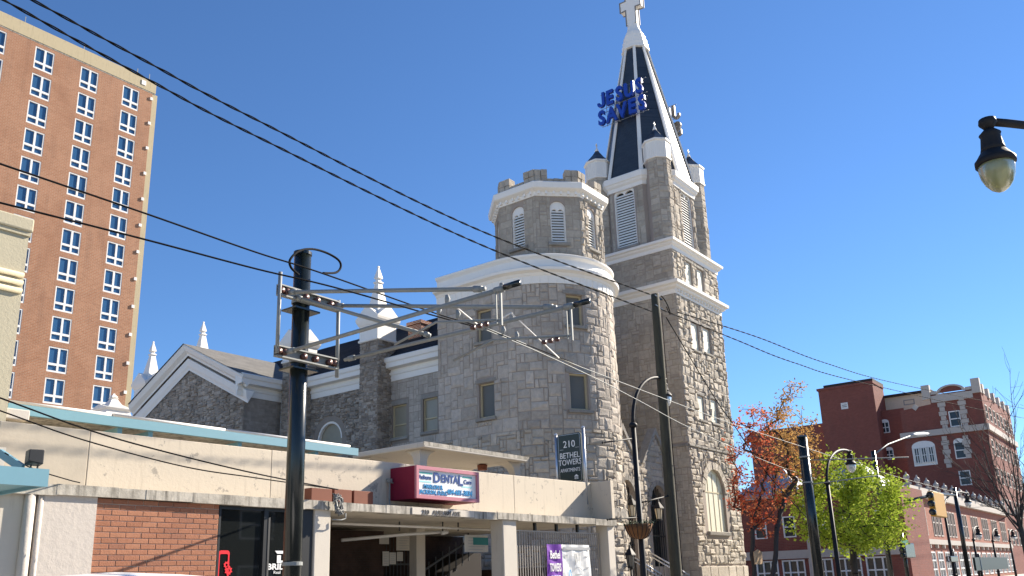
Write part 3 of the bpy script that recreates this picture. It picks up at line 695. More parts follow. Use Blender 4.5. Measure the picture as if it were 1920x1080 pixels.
# corner piers with white drums, slate cones and finials
for (cx, cy) in ((BX0 + .42, BY0 + .42), (BX1 - .42, BY0 + .42), (BX0 + .42, BY1 - .35), (BX1 - .42, BY1 - .42)):
    rp = .72; rot = math.pi / 8
    MB().ngon((cx, cy), [(rp, zbel), (rp, 24.0)], 8, rot).build('pier_core', 'stone_joint', belfry_wall)
    ap = rp * math.cos(math.pi / 8); side = 2 * rp * math.sin(math.pi / 8)
    for k in range(8):
        nx, ny = math.cos(k * math.pi / 4), math.sin(k * math.pi / 4)
        if nx > .5 and cx < 42 or ny > .5 and True: continue
        Fp = Frame((cx + nx * ap + ny * side / 2, cy + ny * ap - nx * side / 2, 0), (-ny, nx, 0), (nx, ny, 0))
        ashlar(lambda u, v, d, Fp=Fp: Fp(u, v + zbel, d), side, 23.95 - zbel, rs, .17, [(2, 2), (4, 2), (2, 1), (3, 2), (4, 1)], lambda *a: False, 'tower_stone', belfry_wall, depth=(.01, .045), tints=(0, .7))
    cap = MB().ngon((cx, cy), [(rp + .01, 23.95), (rp + .08, 23.97), (rp + .08, 24.05), (rp + .03, 24.09), (rp + .03, 24.98), (rp + .12, 25.04), (rp + .12, 25.12), (rp * .6, 25.16)], 8, rot).build('pier_drum', 'church_white', church)
    for k in range(8):
        nx, ny = math.cos(k * math.pi / 4), math.sin(k * math.pi / 4); a2 = (rp + .03) * math.cos(math.pi / 8); s2_ = 2 * (rp + .03) * math.sin(math.pi / 8)
        if nx > .9: continue
        Fp = Frame((cx + nx * a2, cy + ny * a2, 0), (-ny, nx, 0), (nx, ny, 0)); m = MB()
        for q in range(5): fbox(m, Fp, -s2_ / 2 + .03 + q * s2_ / 5, -s2_ / 2 + s2_ / 5 - .02 + q * s2_ / 5, 24.12, 24.94, -.01, .025)
        m.build('drum_board', 'church_white', cap)
    MB().ngon((cx, cy), [(rp + .08, 25.12), (rp * .5, 25.62), (.06, 26.05)], 8, rot).build('pier_roof', 'slate', church)
    MB().ngon((cx, cy), [(.10, 25.95), (.13, 26.0), (.04, 26.22), (.03, 26.3)], 8).build('pier_finial', 'church_white', church)
    MB().box(cx - .09, cx + .09, cy - .025, cy + .025, 26.35, 26.41).box(cx - .024, cx + .024, cy - .0245, cy + .0245, 26.26, 26.50).build('finial_cross', 'church_white', church)
# spire: eight slate faces, white ribs, moulded cap, cross
SX, SY = (BX0 + BX1) / 2, (BY0 + BY1) / 2
zs0, zs1, rs0, rs1 = 23.62, 33.1, 2.72, .70
rot = math.pi / 8
spire = MB().ngon((SX, SY), [(rs0, zs0), (rs1, zs1)], 8, rot).build('spire', 'slate', church)
for k in range(8):
    a = rot + k * math.pi / 4; c, s_ = math.cos(a), math.sin(a)
    p = V((SX + (rs0 + .02) * c, SY + (rs0 + .02) * s_, zs0)); q = V((SX + (rs1 + .02) * c, SY + (rs1 + .02) * s_, zs1))
    tn = V((-s_, c, 0)); rd = V((c, s_, 0)); m = MB()
    m.loft([[b + tn * w1, b + rd * .06 + tn * w1 * .8, b + rd * .06 - tn * w1 * .8, b - tn * w1, b - rd * .12] for b, w1 in ((p, .13), (q, .09))]); m.build('spire_rib', 'church_white', spire)
MB().ngon((SX, SY), [(.70, 32.9), (.88, 32.95), (.88, 33.08), (.82, 33.14), (.83, 33.38), (.76, 33.44), (.77, 33.68), (.69, 33.74), (.70, 33.96), (.62, 34.02), (.60, 34.18), (.46, 34.42), (.38, 34.7), (.36, 34.95)], 8, rot).build('spire_cap', 'church_white', church)
m = MB()
Fc = west(SX - .22, SY)
def cross_out(g): return [(-.34 - g, 34.9), (.34 + g, 34.9), (.34 + g, 36.05 - g), (.72 + g, 36.02 - g), (.72 + g, 36.72 + g), (.32 + g, 36.7 + g), (.32 + g, 37.6 + g), (-.32 - g, 37.6 + g), (-.32 - g, 36.7 + g), (-.72 - g, 36.72 + g), (-.72 - g, 36.02 - g), (-.34 - g, 36.05 - g)]
m.prism([Fc(a, b, .0) for a, b in cross_out(0)], Fc.N * -.44); cr = m.build('cross', 'church_white', church)
for d in (.0, -.44):
    m = MB(); o_ = cross_out(.04); i_ = cross_out(-.03)
    for k in range(12):
        m.loft([[Fc(*o_[k], d - .02), Fc(*o_[(k + 1) % 12], d - .02), Fc(*i_[(k + 1) % 12], d - .02), Fc(*i_[k], d - .02)], [Fc(*o_[k], d + .03), Fc(*o_[(k + 1) % 12], d + .03), Fc(*i_[(k + 1) % 12], d + .03), Fc(*i_[k], d + .03)]])
    m.build('cross_edge', 'sign_back', cr)

# --- roof-sign letters on both sides of the spire
for nm, xs_, sgn in (('w', SX - 2.15, 1), ('e', SX + 2.0, -1)):
    if sgn > 0:
        F_ = west(xs_, SY + .0); lab = 'blue letter sign reading JESUS SAVES on the west side of the spire'
    else:
        F_ = Frame((xs_, SY, 0), (0, 1, 0), (1, 0, 0)); lab = 'letter sign on the far side of the spire, seen edge on from behind'
    sg = thing('spire_sign', lab, 'sign', (xs_, SY, 28.0), 'letter signs on the spire')
    for t_, v in (('JESUS', 28.72), ('SAVES', 27.58)):
        w_ = 3.0; n = len(t_); adv = {'J': .50, 'E': .62, 'S': .62, 'U': .64, 'A': .66, 'V': .66}; tot = sum(adv[c] for c in t_); u = -tot / 2 * 1.06 - .10
        for c in t_:
            mt_ = 'sign_blue' if sgn > 0 else 'sign_back'; uc_ = u + adv[c] / 2 * 1.06
            if c == 'J':
                w2 = .25; a_ = [(w2, .93), (w2, .22)] + [(w2 - (w2 * 1.0) * (1 - math.cos(R_(a))) * 1.0, .22 - .24 * math.sin(R_(a))) for a in range(15, 181, 15)] + [(-w2, .30), (-w2 + .15, .30), (-w2 + .15, .22)] + [(-w2 + .15 + .09 * (1 - math.cos(R_(a))), .22 - .09 * math.sin(R_(a))) for a in range(15, 181, 15)] + [(w2 - .18, .22), (w2 - .18, .93)]
                m = MB(); m.prism([F_(uc_ + x, v + y, -.08) for x, y in a_], F_.N * .18); m.build('letter', mt_, sg)
            else: text_on(F_, c, uc_, v, 1.25, mt_, sg, 'letter', ext=.09, bold=.04, sx=.78)
            u += adv[c] * 1.06
    for v in (27.5, 28.40, 28.66, 29.62): m = MB(); m.bar(F_(-1.55, v, -.14), F_(1.55, v, -.14), .025); m.build('sign_rail', 'galvanised', sg)
    for u in (-1.2, -.4, .4, 1.2): m = MB(); m.bar(F_(u, 27.45, -.17), F_(u, 29.45, -.17), .025); m.build('sign_post', 'galvanised', sg)
    for u, v in ((-.5, 27.6), (.5, 27.6), (-.4, 29.2), (.4, 29.2)): m = MB(); m.bar(F_(u, v, -.18), F_(u * .7, v, -.9), .05); m.build('sign_strut', 'galvanised', sg)

# --- round turret with straight west wall
CX, CY, CR, XW = 31.9, 22.2, 3.4, 28.5
YB = 25.6                                    # where the straight wall ends
ZC = 13.95                                   # underside of the turret cornice
Farc = (YB - CY)
def TP(u, v, d=0.0):
    """u: metres along the outline, from the rear end of the straight wall to the street and round"""
    if u <= Farc: return V((XW - d, YB - u, v))
    a = (u - Farc) / CR; return V((CX - (CR + d) * math.cos(a), CY - (CR + d) * math.sin(a), v))
LEN = Farc + CR * R_(150)
def cyl_u(px, py):
    d = ray(px, py); a = d.x * d.x + d.y * d.y; b = d.x * CX + d.y * CY; c = CX * CX + CY * CY - CR * CR
    if b * b > a * c:
        p = V((0, 0, EYE)) + d * ((b - math.sqrt(b * b - a * c)) / a); an = math.atan2(CY - p.y, CX - p.x)
        if an > 0: return Farc + CR * an, p.z
    p = at_x(px, py, XW); return YB - p.y, p.z
def chole(x0, y0, x1, y1):
    ua = cyl_u(x0, (y0 + y1) / 2)[0]; ub = cyl_u(x1, (y0 + y1) / 2)[0]; va = cyl_u((x0 + x1) / 2, y1)[1]; vb = cyl_u((x0 + x1) / 2, y0)[1]; return (ua, ub, va, vb)
tholes = [chole(894, 580, 921, 640), chole(898, 718, 927, 783), chole(1062, 553, 1093, 610), chole(1069, 700, 1104, 768)]
us = sorted({0, Farc, LEN, *[Farc + CR * R_(5 * k) for k in range(31)], *[h[i] for h in tholes for i in (0, 1)]}); vs_ = sorted({0, ZC + .9, *[h[i] for h in tholes for i in (2, 3)]})
m = MB()
for a, b in zip(us, us[1:]):
    for c, d in zip(vs_, vs_[1:]):
        if any(h[0] < (a + b) / 2 < h[1] and h[2] < (c + d) / 2 < h[3] for h in tholes): continue
        m.poly([TP(a, c), TP(b, c), TP(b, d), TP(a, d)])
m.poly([TP(0, 0), TP(0, ZC + .9), V((31.5, YB, ZC + .9)), V((31.5, YB, 0))])
for a, b, c, d in tholes:
    q = .28
    for p in ([(a, c), (a, d)], [(b, d), (b, c)], [(a, d), (b, d)], [(b, c), (a, c)]): m.poly([TP(*p[0]), TP(*p[1]), TP(*p[1], -q), TP(*p[0], -q)])
turret_wall = m.build('turret_wall', 'stone_joint', church)
tsk = rect_skip([(h[0] - .02, h[1] + .02, h[2] - .16, h[3] + .2) for h in tholes])
BIG = [(3, 2), (2, 2), (3, 3), (4, 3), (2, 3), (2, 1), (3, 2), (4, 2), (1, 2), (2, 2)]
lowz = 7.6
ashlar(lambda u, v, d: TP(u, v + lowz, d), LEN, ZC - lowz, rs, .19, BIG, lambda a, b, c, d: tsk(a, b, c + lowz, d + lowz), 'turret_stone', turret_wall, depth=(.02, .06), joint=.014, tints=(.3, .95))
ashlar(lambda u, v, d: TP(u, v, d), LEN, lowz, rs, .165, SIZ, lambda a, b, c, d: tsk(a, b, c, d), 'tower_stone', turret_wall, depth=(.03, .10), tints=(0, .8))
def tblock(u0, u1, v0, v1, d, name):
    m = MB(); n = 4; e = .02
    m.loft([[TP(u0 + (u1 - u0) * k / n, v0, -.01), TP(u0 + (u1 - u0) * k / n, v0 + e, d), TP(u0 + (u1 - u0) * k / n, v1 - e, d), TP(u0 + (u1 - u0) * k / n, v1, -.01)] for k in range(n + 1)], tint=rs.random()); return m.build(name, 'dressed_stone', turret_wall)
for h in tholes:
    tblock(h[0] - .12, h[1] + .12, h[2] - .16, h[2], .14, 'sill'); tblock(h[0] - .15, h[1] + .15, h[3] + .01, h[3] + .2, .05, 'lintel')
    m = MB(); f = .07; a, b, c, d = h
    for q in ((a, a + f, c, d), (b - f, b, c, d), (a + f, b - f, c, c + f), (a + f, b - f, d - f, d)):
        m.loft([[TP(q[0], q[2], -.14), TP(q[1], q[2], -.14), TP(q[1], q[3], -.14), TP(q[0], q[3], -.14)], [TP(q[0], q[2], -.24), TP(q[1], q[2], -.24), TP(q[1], q[3], -.24), TP(q[0], q[3], -.24)]])
    wd = m.build('turret_window', 'tan_frame', church)
    m = MB(); m.poly([TP(a, c, -.2), TP(b, c, -.2), TP(b, d, -.2), TP(a, d, -.2)]); m.build('pane', 'grey_glass', wd)
tblock(0, LEN, 1.95, 2.15, .12, 'belt_stone')
tblock(Farc + CR * R_(60), LEN, 4.0, 4.4, .12, 'belt_stone')
# cornice of the turret: bed mould with panels, lip, frieze, top lip
def ring_cornice(prof, name, u_to=LEN, u_from=-.0):
    us = [u_from, Farc] + [Farc + CR * R_(4 * k) for k in range(1, 50) if Farc + CR * R_(4 * k) < u_to] + [u_to]
    m = MB(); m.loft([[TP(u, z, o) for o, z in prof] for u in us], True, closed=False); return m.build(name, 'church_white', church)
TU = Farc + CR * R_(205)
ring_cornice([(0, ZC), (.06, ZC), (.08, ZC + .34), (.12, ZC + .38), (.16, ZC + .46), (.34, ZC + .54), (.36, ZC + .66), (.30, ZC + .70), (.02, ZC + .74), (.02, ZC + 1.12), (.05, ZC + 1.16), (.14, ZC + 1.24), (.16, ZC + 1.32), (.10, ZC + 1.36), (-.4, ZC + 1.40)], 'turret_cornice', TU)
for k in range(46):
    u = .1 + k * .36
    if u < TU - .2:
        m = MB(); m.loft([[TP(u, ZC + .03, .06), TP(u + .012, ZC + .03, .085), TP(u + .012, ZC + .33, .10), TP(u, ZC + .33, .07)], [TP(u + .03, ZC + .03, .06), TP(u + .018, ZC + .03, .085), TP(u + .018, ZC + .33, .10), TP(u + .03, ZC + .33, .07)]]); m.build('cornice_batten', 'church_white', church)
MB().prism([TP(0, ZC + 1.38, -.1)] + [TP(u, ZC + 1.38, -.1) for u in us[1:]] + [V((36, 21, ZC + 1.38)), V((36, YB, ZC + 1.38))], (0, 0, .03)).build('turret_roof', 'grey_shingle', church)

# --- octagonal belfry on the turret
OX, OY, OP = 32.25, 21.75, 2.45
ro = OP / math.cos(math.pi / 8); zo0, zo1 = ZC + 1.3, 18.6
m = MB(); side = 2 * OP * math.tan(math.pi / 8)
ofr = []
for k in range(8):
    nx, ny = math.cos(k * math.pi / 4), math.sin(k * math.pi / 4)
    Fp = Frame((OX + nx * OP + ny * side / 2, OY + ny * OP - nx * side / 2, 0), (-ny, nx, 0), (nx, ny, 0)); ofr.append(Fp)
    o = (side / 2 - .36, side / 2 + .36, 16.22, 18.25)
    wall(m, Fp, 0, side, zo0, zo1, [o], .25); arch_fill(m, Fp, o[0], o[1], 17.9, 18.25, .25)
oct_wall = m.build('octagon_wall', 'stone_joint', church)
for k in (3, 4, 5, 6):
    Fp = ofr[k]; o = (side / 2 - .36, side / 2 + .36, 16.22, 18.25)
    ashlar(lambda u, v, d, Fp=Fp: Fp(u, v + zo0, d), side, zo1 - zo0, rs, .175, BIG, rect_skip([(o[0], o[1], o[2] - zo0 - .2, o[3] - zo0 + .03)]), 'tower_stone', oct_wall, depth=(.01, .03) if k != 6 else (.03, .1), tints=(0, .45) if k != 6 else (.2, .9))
    louver(Fp, o, 12); block(Fp, o[0] - .15, o[1] + .15, o[2] - .18, o[2], .12, 'dressed_stone', oct_wall, 'sill')
op = [(OX + ro * math.cos(math.pi / 8 + k * math.pi / 4), OY + ro * math.sin(math.pi / 8 + k * math.pi / 4)) for k in range(8)]
om = oct_mitre(op)
if om[0][2] * (om[0][0] - OX) < 0: om = [(x, y, -a, -b) for x, y, a, b in om]
cornice([(-.02, 18.48), (.05, 18.48), (.08, 18.66), (.26, 18.76), (.30, 18.80), (.32, 19.06), (.25, 19.12), (-.2, 19.14)], om + [om[0]], 'octagon_cornice')
for k in (3, 4, 5, 6):
    for q in range(6):
        u = .15 + q * (side - .3) / 5; m = MB(); fbox(m, ofr[k], u - .05, u + .05, 18.54, 18.68, .05, .17); m.build('dentil', 'church_white', church)
# battlements: stone merlons at the corners over a low parapet
m = MB(); m.ngon((OX, OY), [(ro - .02, 19.1), (ro - .02, 19.34)], 8, math.pi / 8); bat = m.build('battlement_parapet', 'stone_joint', church)
for k in range(8):
    Fp = ofr[k]
    for u0_, u1_, zz_ in ((0, side * .30, 19.82), (side * .30, side * .70, 19.38), (side * .70, side, 19.82)):
        n = 3 if u1_ - u0_ > .7 else 2
        rows = max(1, int(round((zz_ - 19.13) / .3)))
        for r in range(rows):
            for q in range(n):
                a = u0_ + (u1_ - u0_) * q / n; b = u0_ + (u1_ - u0_) * (q + 1) / n; m = MB()
                z0_ = 19.13 + (zz_ - 19.13) * r / rows; z1_ = 19.13 + (zz_ - 19.13) * (r + 1) / rows
                fbox(m, Fp, a + .012, b - .012, z0_ + .01, z1_ - .008, -.42, rs.uniform(.0, .05), rs.uniform(0, .5)); m.build('battlement_stone', 'tower_stone', bat)

# --- nave: west wall, cornice, slate roof, buttress piers with pinnacles
XN = 30.0; ZN0, ZN1 = 11.33, 12.45; YN0, YN1 = 25.4, 37.9
Fn = west(XN, YN1)
def nh(x0, y0, x1, y1): return hole(Fn, x0, y0, x1, y1)
nholes = [nh(735, 759, 762, 820), nh(793, 746, 820, 808)]
arn = (uv(Fn, 594, 830)[0], uv(Fn, 641, 830)[0], 6.5, uv(Fn, 617, 790)[1]); spn = arn[3] - (arn[1] - arn[0]) / 2
m = MB(); wall(m, Fn, 0, YN1 - YN0, 0, ZN1, nholes + [arn], .25); arch_fill(m, Fn, arn[0], arn[1], spn, arn[3], .25)
nave_wall = m.build('nave_wall', 'rubble_joint', church)
RUB = [(4, 1), (3, 1), (2, 1), (5, 1), (3, 2), (2, 2), (1, 1), (6, 2), (4, 2)]
usplit = YN1 - 31.4
nsk = rect_skip([(h[0] - .12, h[1] + .12, h[2] - .2, h[3] + .25) for h in nholes]); ask = arch_skip(arn[0], arn[1], arn[2], spn, .3)
ashlar(lambda u, v, d: Fn(u, v + 5, d), usplit, ZN0 - 5, rs, .085, RUB, lambda a, b, c, d: ask(a, b, c + 5, d + 5), 'rubble_stone', nave_wall, depth=(.01, .09), joint=.008, tints=(0, 1), rough=1.6)
ashlar(lambda u, v, d: Fn(u + usplit, v + 5, d), YN1 - YN0 - usplit, ZN0 - 5, rs, .16, BIG, lambda a, b, c, d: nsk(a + usplit, b + usplit, c + 5, d + 5), 'turret_stone', nave_wall, depth=(.006, .02), tints=(.3, .9), rough=.6)
for h in nholes:
    block(Fn, h[0] - .15, h[1] + .15, h[2] - .16, h[2], .10, 'dressed_stone', nave_wall, 'sill'); block(Fn, h[0] - .12, h[1] + .12, h[3], h[3] + .22, .03, 'dressed_stone', nave_wall, 'lintel')
    m = MB(); f = .06; a, b, c, d = h
    for q in ((a, a + f, c, d), (b - f, b, c, d), (a + f, b - f, c, c + f), (a + f, b - f, d - f, d), (a + f, b - f, (c + d) / 2 - .2, (c + d) / 2 - .14)): fbox(m, Fn, *q, -.2, -.1)
    wd = m.build('nave_window', 'tan_frame', church); m = MB(); m.poly([Fn(a, c, -.16), Fn(b, c, -.16), Fn(b, d, -.16), Fn(a, d, -.16)]); m.build('pane', 'old_glass', wd)
# arched nave window with a white hood
um, hw = (arn[0] + arn[1]) / 2, (arn[1] - arn[0]) / 2
m = MB()
for k in range(16):
    a0, a1 = math.pi * k / 16, math.pi * (k + 1) / 16
    q = [(um - r * math.cos(a), spn + r * math.sin(a)) for r, a in ((hw - .12, a0), (hw - .12, a1), (hw + .02, a1), (hw + .02, a0))]; m.prism([Fn(*p, -.2) for p in q], Fn.N * .16)
aw2 = m.build('arched_window', 'church_white', church)
m = MB(); m.poly([Fn(um - hw * math.cos(math.pi * k / 16), spn + hw * math.sin(math.pi * k / 16), -.22) for k in range(17)]); m.poly([Fn(arn[0], arn[2], -.22), Fn(arn[1], arn[2], -.22), Fn(arn[1], spn, -.22), Fn(arn[0], spn, -.22)]); m.build('pane', 'old_glass', aw2)
nprof = [(0, ZN0), (.05, ZN0), (.07, ZN0 + .28), (.12, ZN0 + .32), (.14, ZN0 + .42), (.06, ZN0 + .46), (.06, ZN0 + .58), (.42, ZN0 + .62), (.44, ZN0 + .84), (.50, ZN0 + .90), (.54, ZN0 + 1.08), (.46, ZN1 + .02), (-.2, ZN1 + .06)]
def straight_cornice(prof, p, q, n, name='nave_cornice'):
    m = MB(); m.loft([[V(a) + V(n) * o + V((0, 0, z)) for o, z in prof] for a in (p, q)], True, closed=False); return m.build(name, 'church_white', church)
straight_cornice(nprof, (XN, 25.5, 0), (XN, 36.9, 0), (-1, 0, 0))
rdg = (32.9, 15.35)
m = MB(); m.poly([(XN - .35, 22.5, ZN1), (XN - .35, 44, ZN1), (rdg[0] + .3, 44, rdg[1]), (rdg[0] + .3, 22.5, rdg[1])]); m.poly([(rdg[0] + .3, 22.5, rdg[1]), (rdg[0] + .3, 44, rdg[1]), (38.5, 44, ZN1), (38.5, 22.5, ZN1)])
m.build('nave_roof', 'slate_matte', church)
# brick chimney on the nave roof
c0 = at_x(785, 640, 31.6); MB().box(31.3, 32.0, c0.y - .45, c0.y + .45, 12.8, at_x(785, 611, 31.6).z).box(31.22, 32.08, c0.y - .52, c0.y + .52, at_x(785, 611, 31.6).z, at_x(785, 605, 31.6).z).build('chimney', 'chimney_brick', church)
def pinnacle(cx, cy, hw_, z0, z1, zt_, stones=True, lab=None):
    """buttress pier: rubble shaft, white box, gabled cap, tapering spike"""
    k = MB(); k.box(cx - hw_, cx + hw_, cy - hw_, cy + hw_, z0, z1); pc = k.build('buttress_core', 'rubble_joint', church)
    if stones:
        for F_ in (west(cx - hw_, cy + hw_), front(cy - hw_, cx - hw_)):
            ashlar(lambda u, v, d, F_=F_: F_(u, v + z0, d), 2 * hw_, z1 - z0, rs, .085, RUB, lambda *a: False, 'rubble_stone', pc, depth=(.01, .07), joint=.008, tints=(0, .9), rough=1.5)
    a = hw_ + .03; hgt = zt_ - z1
    k = MB(); rot = math.pi / 4; q = math.sqrt(2)
    k.ngon((cx, cy), [(a * q, z1), ((a + .05) * q, z1 + .03), ((a + .05) * q, z1 + .12), (a * q, z1 + .16), (a * q, z1 + hgt * .2), ((a + .06) * q, z1 + hgt * .215), ((a + .14) * q, z1 + hgt * .26), ((a + .16) * q, z1 + hgt * .29), (a * .5, z1 + hgt * .3)], 4, rot); body = k.build('pinnacle_box', 'church_white', church)
    k = MB(); g = a + .16; zg = z1 + hgt * .29; zp = z1 + hgt * .45
    for sx, sy in ((1, 0), (-1, 0), (0, 1), (0, -1)):
        tx, ty = -sy, sx; p = [V((cx + sx * g + tx * g, cy + sy * g + ty * g, zg)), V((cx + sx * g - tx * g, cy + sy * g - ty * g, zg)), V((cx + sx * g, cy + sy * g, zp)), V((cx, cy, zp))]
        k.poly([p[0], p[1], p[2]]); k.poly([p[0], p[2], p[3]]); k.poly([p[2], p[1], p[3]])
    k.build('pinnacle_gables', 'church_white', church)
    s = hw_ * .72; k = MB(); k.ngon((cx, cy), [(s * q, zg + .08), (s * .30 * q, z1 + hgt * .76), (s * .42 * q, z1 + hgt * .77), (s * .42 * q, z1 + hgt * .785), (s * .22 * q, z1 + hgt * .80), (s * .22 * q, z1 + hgt * .82), (s * .36 * q, z1 + hgt * .83), (s * .36 * q, z1 + hgt * .845), (s * .08 * q, z1 + hgt * .97), (s * .16, z1 + hgt * .975), (s * .14, z1 + hgt * .995), (.01, z1 + hgt)], 4, rot); k.build('pinnacle_spike', 'church_white', church)
pinnacle(29.66, 30.72, .62, 5, 13.35, 17.55)
pinnacle(29.62, 36.75, .62, 5, 13.35, 17.4)
pc_ = at_x(288, 640, 28.6); pinnacle(28.6, pc_.y, .62, 5, 13.0, pc_.z)
pd_ = at_x(382, 603, 31.0); pinnacle(31.0, pd_.y, .62, 5, pd_.z - 4.0, pd_.z)
pe_ = at_y(212, 757, 56); pinnacle(pe_.x, 56, .8, 3, pe_.z - .9, pe_.z + .7, False)
# --- transept with gable towards the west
XT, YT0, YT1 = 26.97, 37.86, 47.9
ya, za = (YT0 + YT1) / 2 + .1, 15.05
Ft = west(XT, YT1); Fy = front(YT0, XT)
m = MB(); m.poly([(XT, YT0, 0), (XT, YT0, ZN1), (XT, ya, za - .3), (XT, YT1, ZN1), (XT, YT1, 0)]); wall(m, Fy, 0, XN - XT + .5, 0, ZN1); m.poly([(XT, YT1, 0), (XT, YT1, ZN1), (XT + 5, YT1, ZN1), (XT + 5, YT1, 0)])
transept_wall = m.build('transept_wall', 'rubble_joint', church)
def gable_skip(a, b, c, d):
    y0_, y1_ = YT1 - b, YT1 - a; zmax = min(11.35 + (y - YT0) * (za - 1.5 - 11.35) / (ya - YT0) if y < ya else 11.35 + (YT1 - y) * (za - 1.5 - 11.35) / (YT1 - ya) for y in (y0_, y1_))
    return d + 6 > zmax + .05
ashlar(lambda u, v, d: Ft(u, v + 6, d), YT1 - YT0, 8, rs, .10, RUB, gable_skip, 'rubble_stone', transept_wall, depth=(.01, .10), joint=.009, tints=(.2, 1), rough=1.5)
ashlar(lambda u, v, d: Fy(u, v + 6, d), XN - XT, 5.3, rs, .12, RUB, lambda a, b, c, d: False, 'rubble_stone', transept_wall, depth=(.004, .012), joint=.004, tints=(.1, .5), rough=.5)
def rake(o0, o1, dz0, dz1, out, name):
    """sloping band under the gable edge: from dz0 to dz1 below the outline, projecting by out"""
    k = MB()
    for ye in (YT0 - .45, YT1 + .45):
        ze = 12.35; sl = (za - ze) / abs(ya - ye)
        pr = [(out * .4, dz1), (out * .45, dz1 - .12), (out * .8, dz1 - (dz1 - dz0) * .45), (out, dz0 + .08), (out * .95, dz0), (-.3, dz0)]
        yin = YT0 + .0 if ye < ya else YT1
        rings = [[V((XT - o, y, za - sl * abs(y - ya) - dz)) for o, dz in pr] for y in (ye, ya)]
        k.loft(rings, True, closed=False)
    return k.build(name, 'church_white', church)
rake(0, 0, 0, .62, .55, 'raking_cornice'); rake(0, 0, .78, 1.45, .22, 'raking_architrave')
straight_cornice(nprof, (XT - .5, YT0, 0), (XN - .2, YT0, 0), (0, -1, 0), 'transept_cornice')
m = MB(); ze = 12.38
m.poly([(XT - .58, YT0 - .5, ze), (XT - .58, ya, za + .03), (36, ya, za + .03), (36, YT0 - .5, ze)][::-1]); m.poly([(XT - .58, ya, za + .03), (XT - .58, YT1 + .5, ze), (36, YT1 + .5, ze), (36, ya, za + .03)][::-1])
m.build('transept_roof', 'grey_shingle', church)
MB().tube([(29.35, YT0 - .08, 5), (29.35, YT0 - .08, 11.5)], .05, 8).build('downpipe', 'church_white', church, True)

# --- porch between turret and tower
PYY = 20.0; Fp_ = front(PYY, 0)
a1 = at_y(1161, 930, PYY).x; b1 = at_y(1190, 930, PYY).x; a2 = at_y(1220, 950, PYY).x; b2 = at_y(1250, 950, PYY).x
d1 = (a1, b1, .9, at_y(1177, 900, PYY).z); d2 = (a2, b2, 2.0, at_y(1233, 910, PYY).z)
m = MB(); zp = 6.9
wall(m, Fp_, 34.2, TX0, 0, zp, [d1, d2], .5)
for d in (d1, d2): arch_fill(m, Fp_, d[0], d[1], d[3] - (d[1] - d[0]) * .6, d[3], .5)
g1 = at_y(1166, 803, PYY - .05); g2 = at_y(1225, 812, PYY)
for gx, gz, hw_ in ((g1.x, g1.z, 1.0), (g2.x, g2.z, 1.25)): m.poly([Fp_(gx - hw_, zp), Fp_(gx + hw_, zp), Fp_(gx, gz)])
porch_wall = m.build('porch_wall', 'stone_joint', church)
ds1 = arch_skip(d1[0], d1[1], 0, d1[3] - (d1[1] - d1[0]) * .6, .25); ds2 = arch_skip(d2[0], d2[1], 0, d2[3] - (d2[1] - d2[0]) * .6, .25)
ashlar(lambda u, v, d: Fp_(u + 34.2, v + 1, d), TX0 - 34.2, zp - 1, rs, .165, SIZ, lambda a, b, c, d: ds1(a + 34.2, b + 34.2, c + 1, d + 1) or ds2(a + 34.2, b + 34.2, c + 1, d + 1), 'tower_stone', porch_wall, depth=(.02, .06), tints=(0, .6))
for gx, gz, hw_ in ((g1.x, g1.z, 1.0), (g2.x, g2.z, 1.25)):
    def gsk(a, b, c, d, gx=gx, gz=gz, hw_=hw_): return max(abs(a - hw_), abs(b - hw_)) > hw_ * (1 - d / (gz - zp)) + .05
    ashlar(lambda u, v, d, gx=gx, hw_=hw_: Fp_(u + gx - hw_, v + zp, d), 2 * hw_, gz - zp, rs, .15, SIZ, gsk, 'tower_stone', porch_wall, depth=(.02, .07))
    for s in (-1, 1):
        m = MB(); m.prism([Fp_(gx, gz + .25, -.3), Fp_(gx, gz - .05, -.3), Fp_(gx + s * hw_ * 1.08, zp - .12, -.3), Fp_(gx + s * (hw_ * 1.08 + .18), zp - .12, -.3)], Fp_.N * .42); m.build('gable_coping', 'dressed_stone', porch_wall)
for d in (d1, d2):
    um, hw = (d[0] + d[1]) / 2, (d[1] - d[0]) / 2; spd = d[3] - hw * 1.2
    for k in range(9):
        aa, bb = math.pi * k / 9 + .015, math.pi * (k + 1) / 9 - .015
        q = [(um - r * math.cos(t_), spd + (r * 1.2 if r < hw + .05 else r * 1.12) * math.sin(t_)) for r, t_ in ((hw, aa), (hw, bb), (hw + .28, bb), (hw + .28, aa))]
        m = MB(); m.prism([Fp_(*p, -.01) for p in q], Fp_.N * .07, rs.random()); m.build('arch_stone', 'dressed_stone', porch_wall)
    m = MB(); m.poly([Fp_(d[0], d[2], -.48), Fp_(d[1], d[2], -.48), Fp_(d[1], d[3], -.48), Fp_(d[0], d[3], -.48)]); dr = m.build('arched_doorway', 'louver_dark', church)
    n = 8
    for k in range(n + 1):
        u = d[0] + (d[1] - d[0]) * k / n; tt = max(.05, 1 - ((u - um) / hw) ** 2); m = MB(); m.bar(Fp_(u, d[2], -.2), Fp_(u, spd + hw * 1.2 * math.sqrt(tt), -.2), .03); m.build('gate_bar', 'black_metal', dr)
    m = MB(); m.bar(Fp_(d[0], spd, -.2), Fp_(d[1], spd, -.2), .05); m.bar(Fp_(d[0], (d[2] + spd) / 2, -.2), Fp_(d[1], (d[2] + spd) / 2, -.2), .05); m.build('gate_rail', 'black_metal', dr)
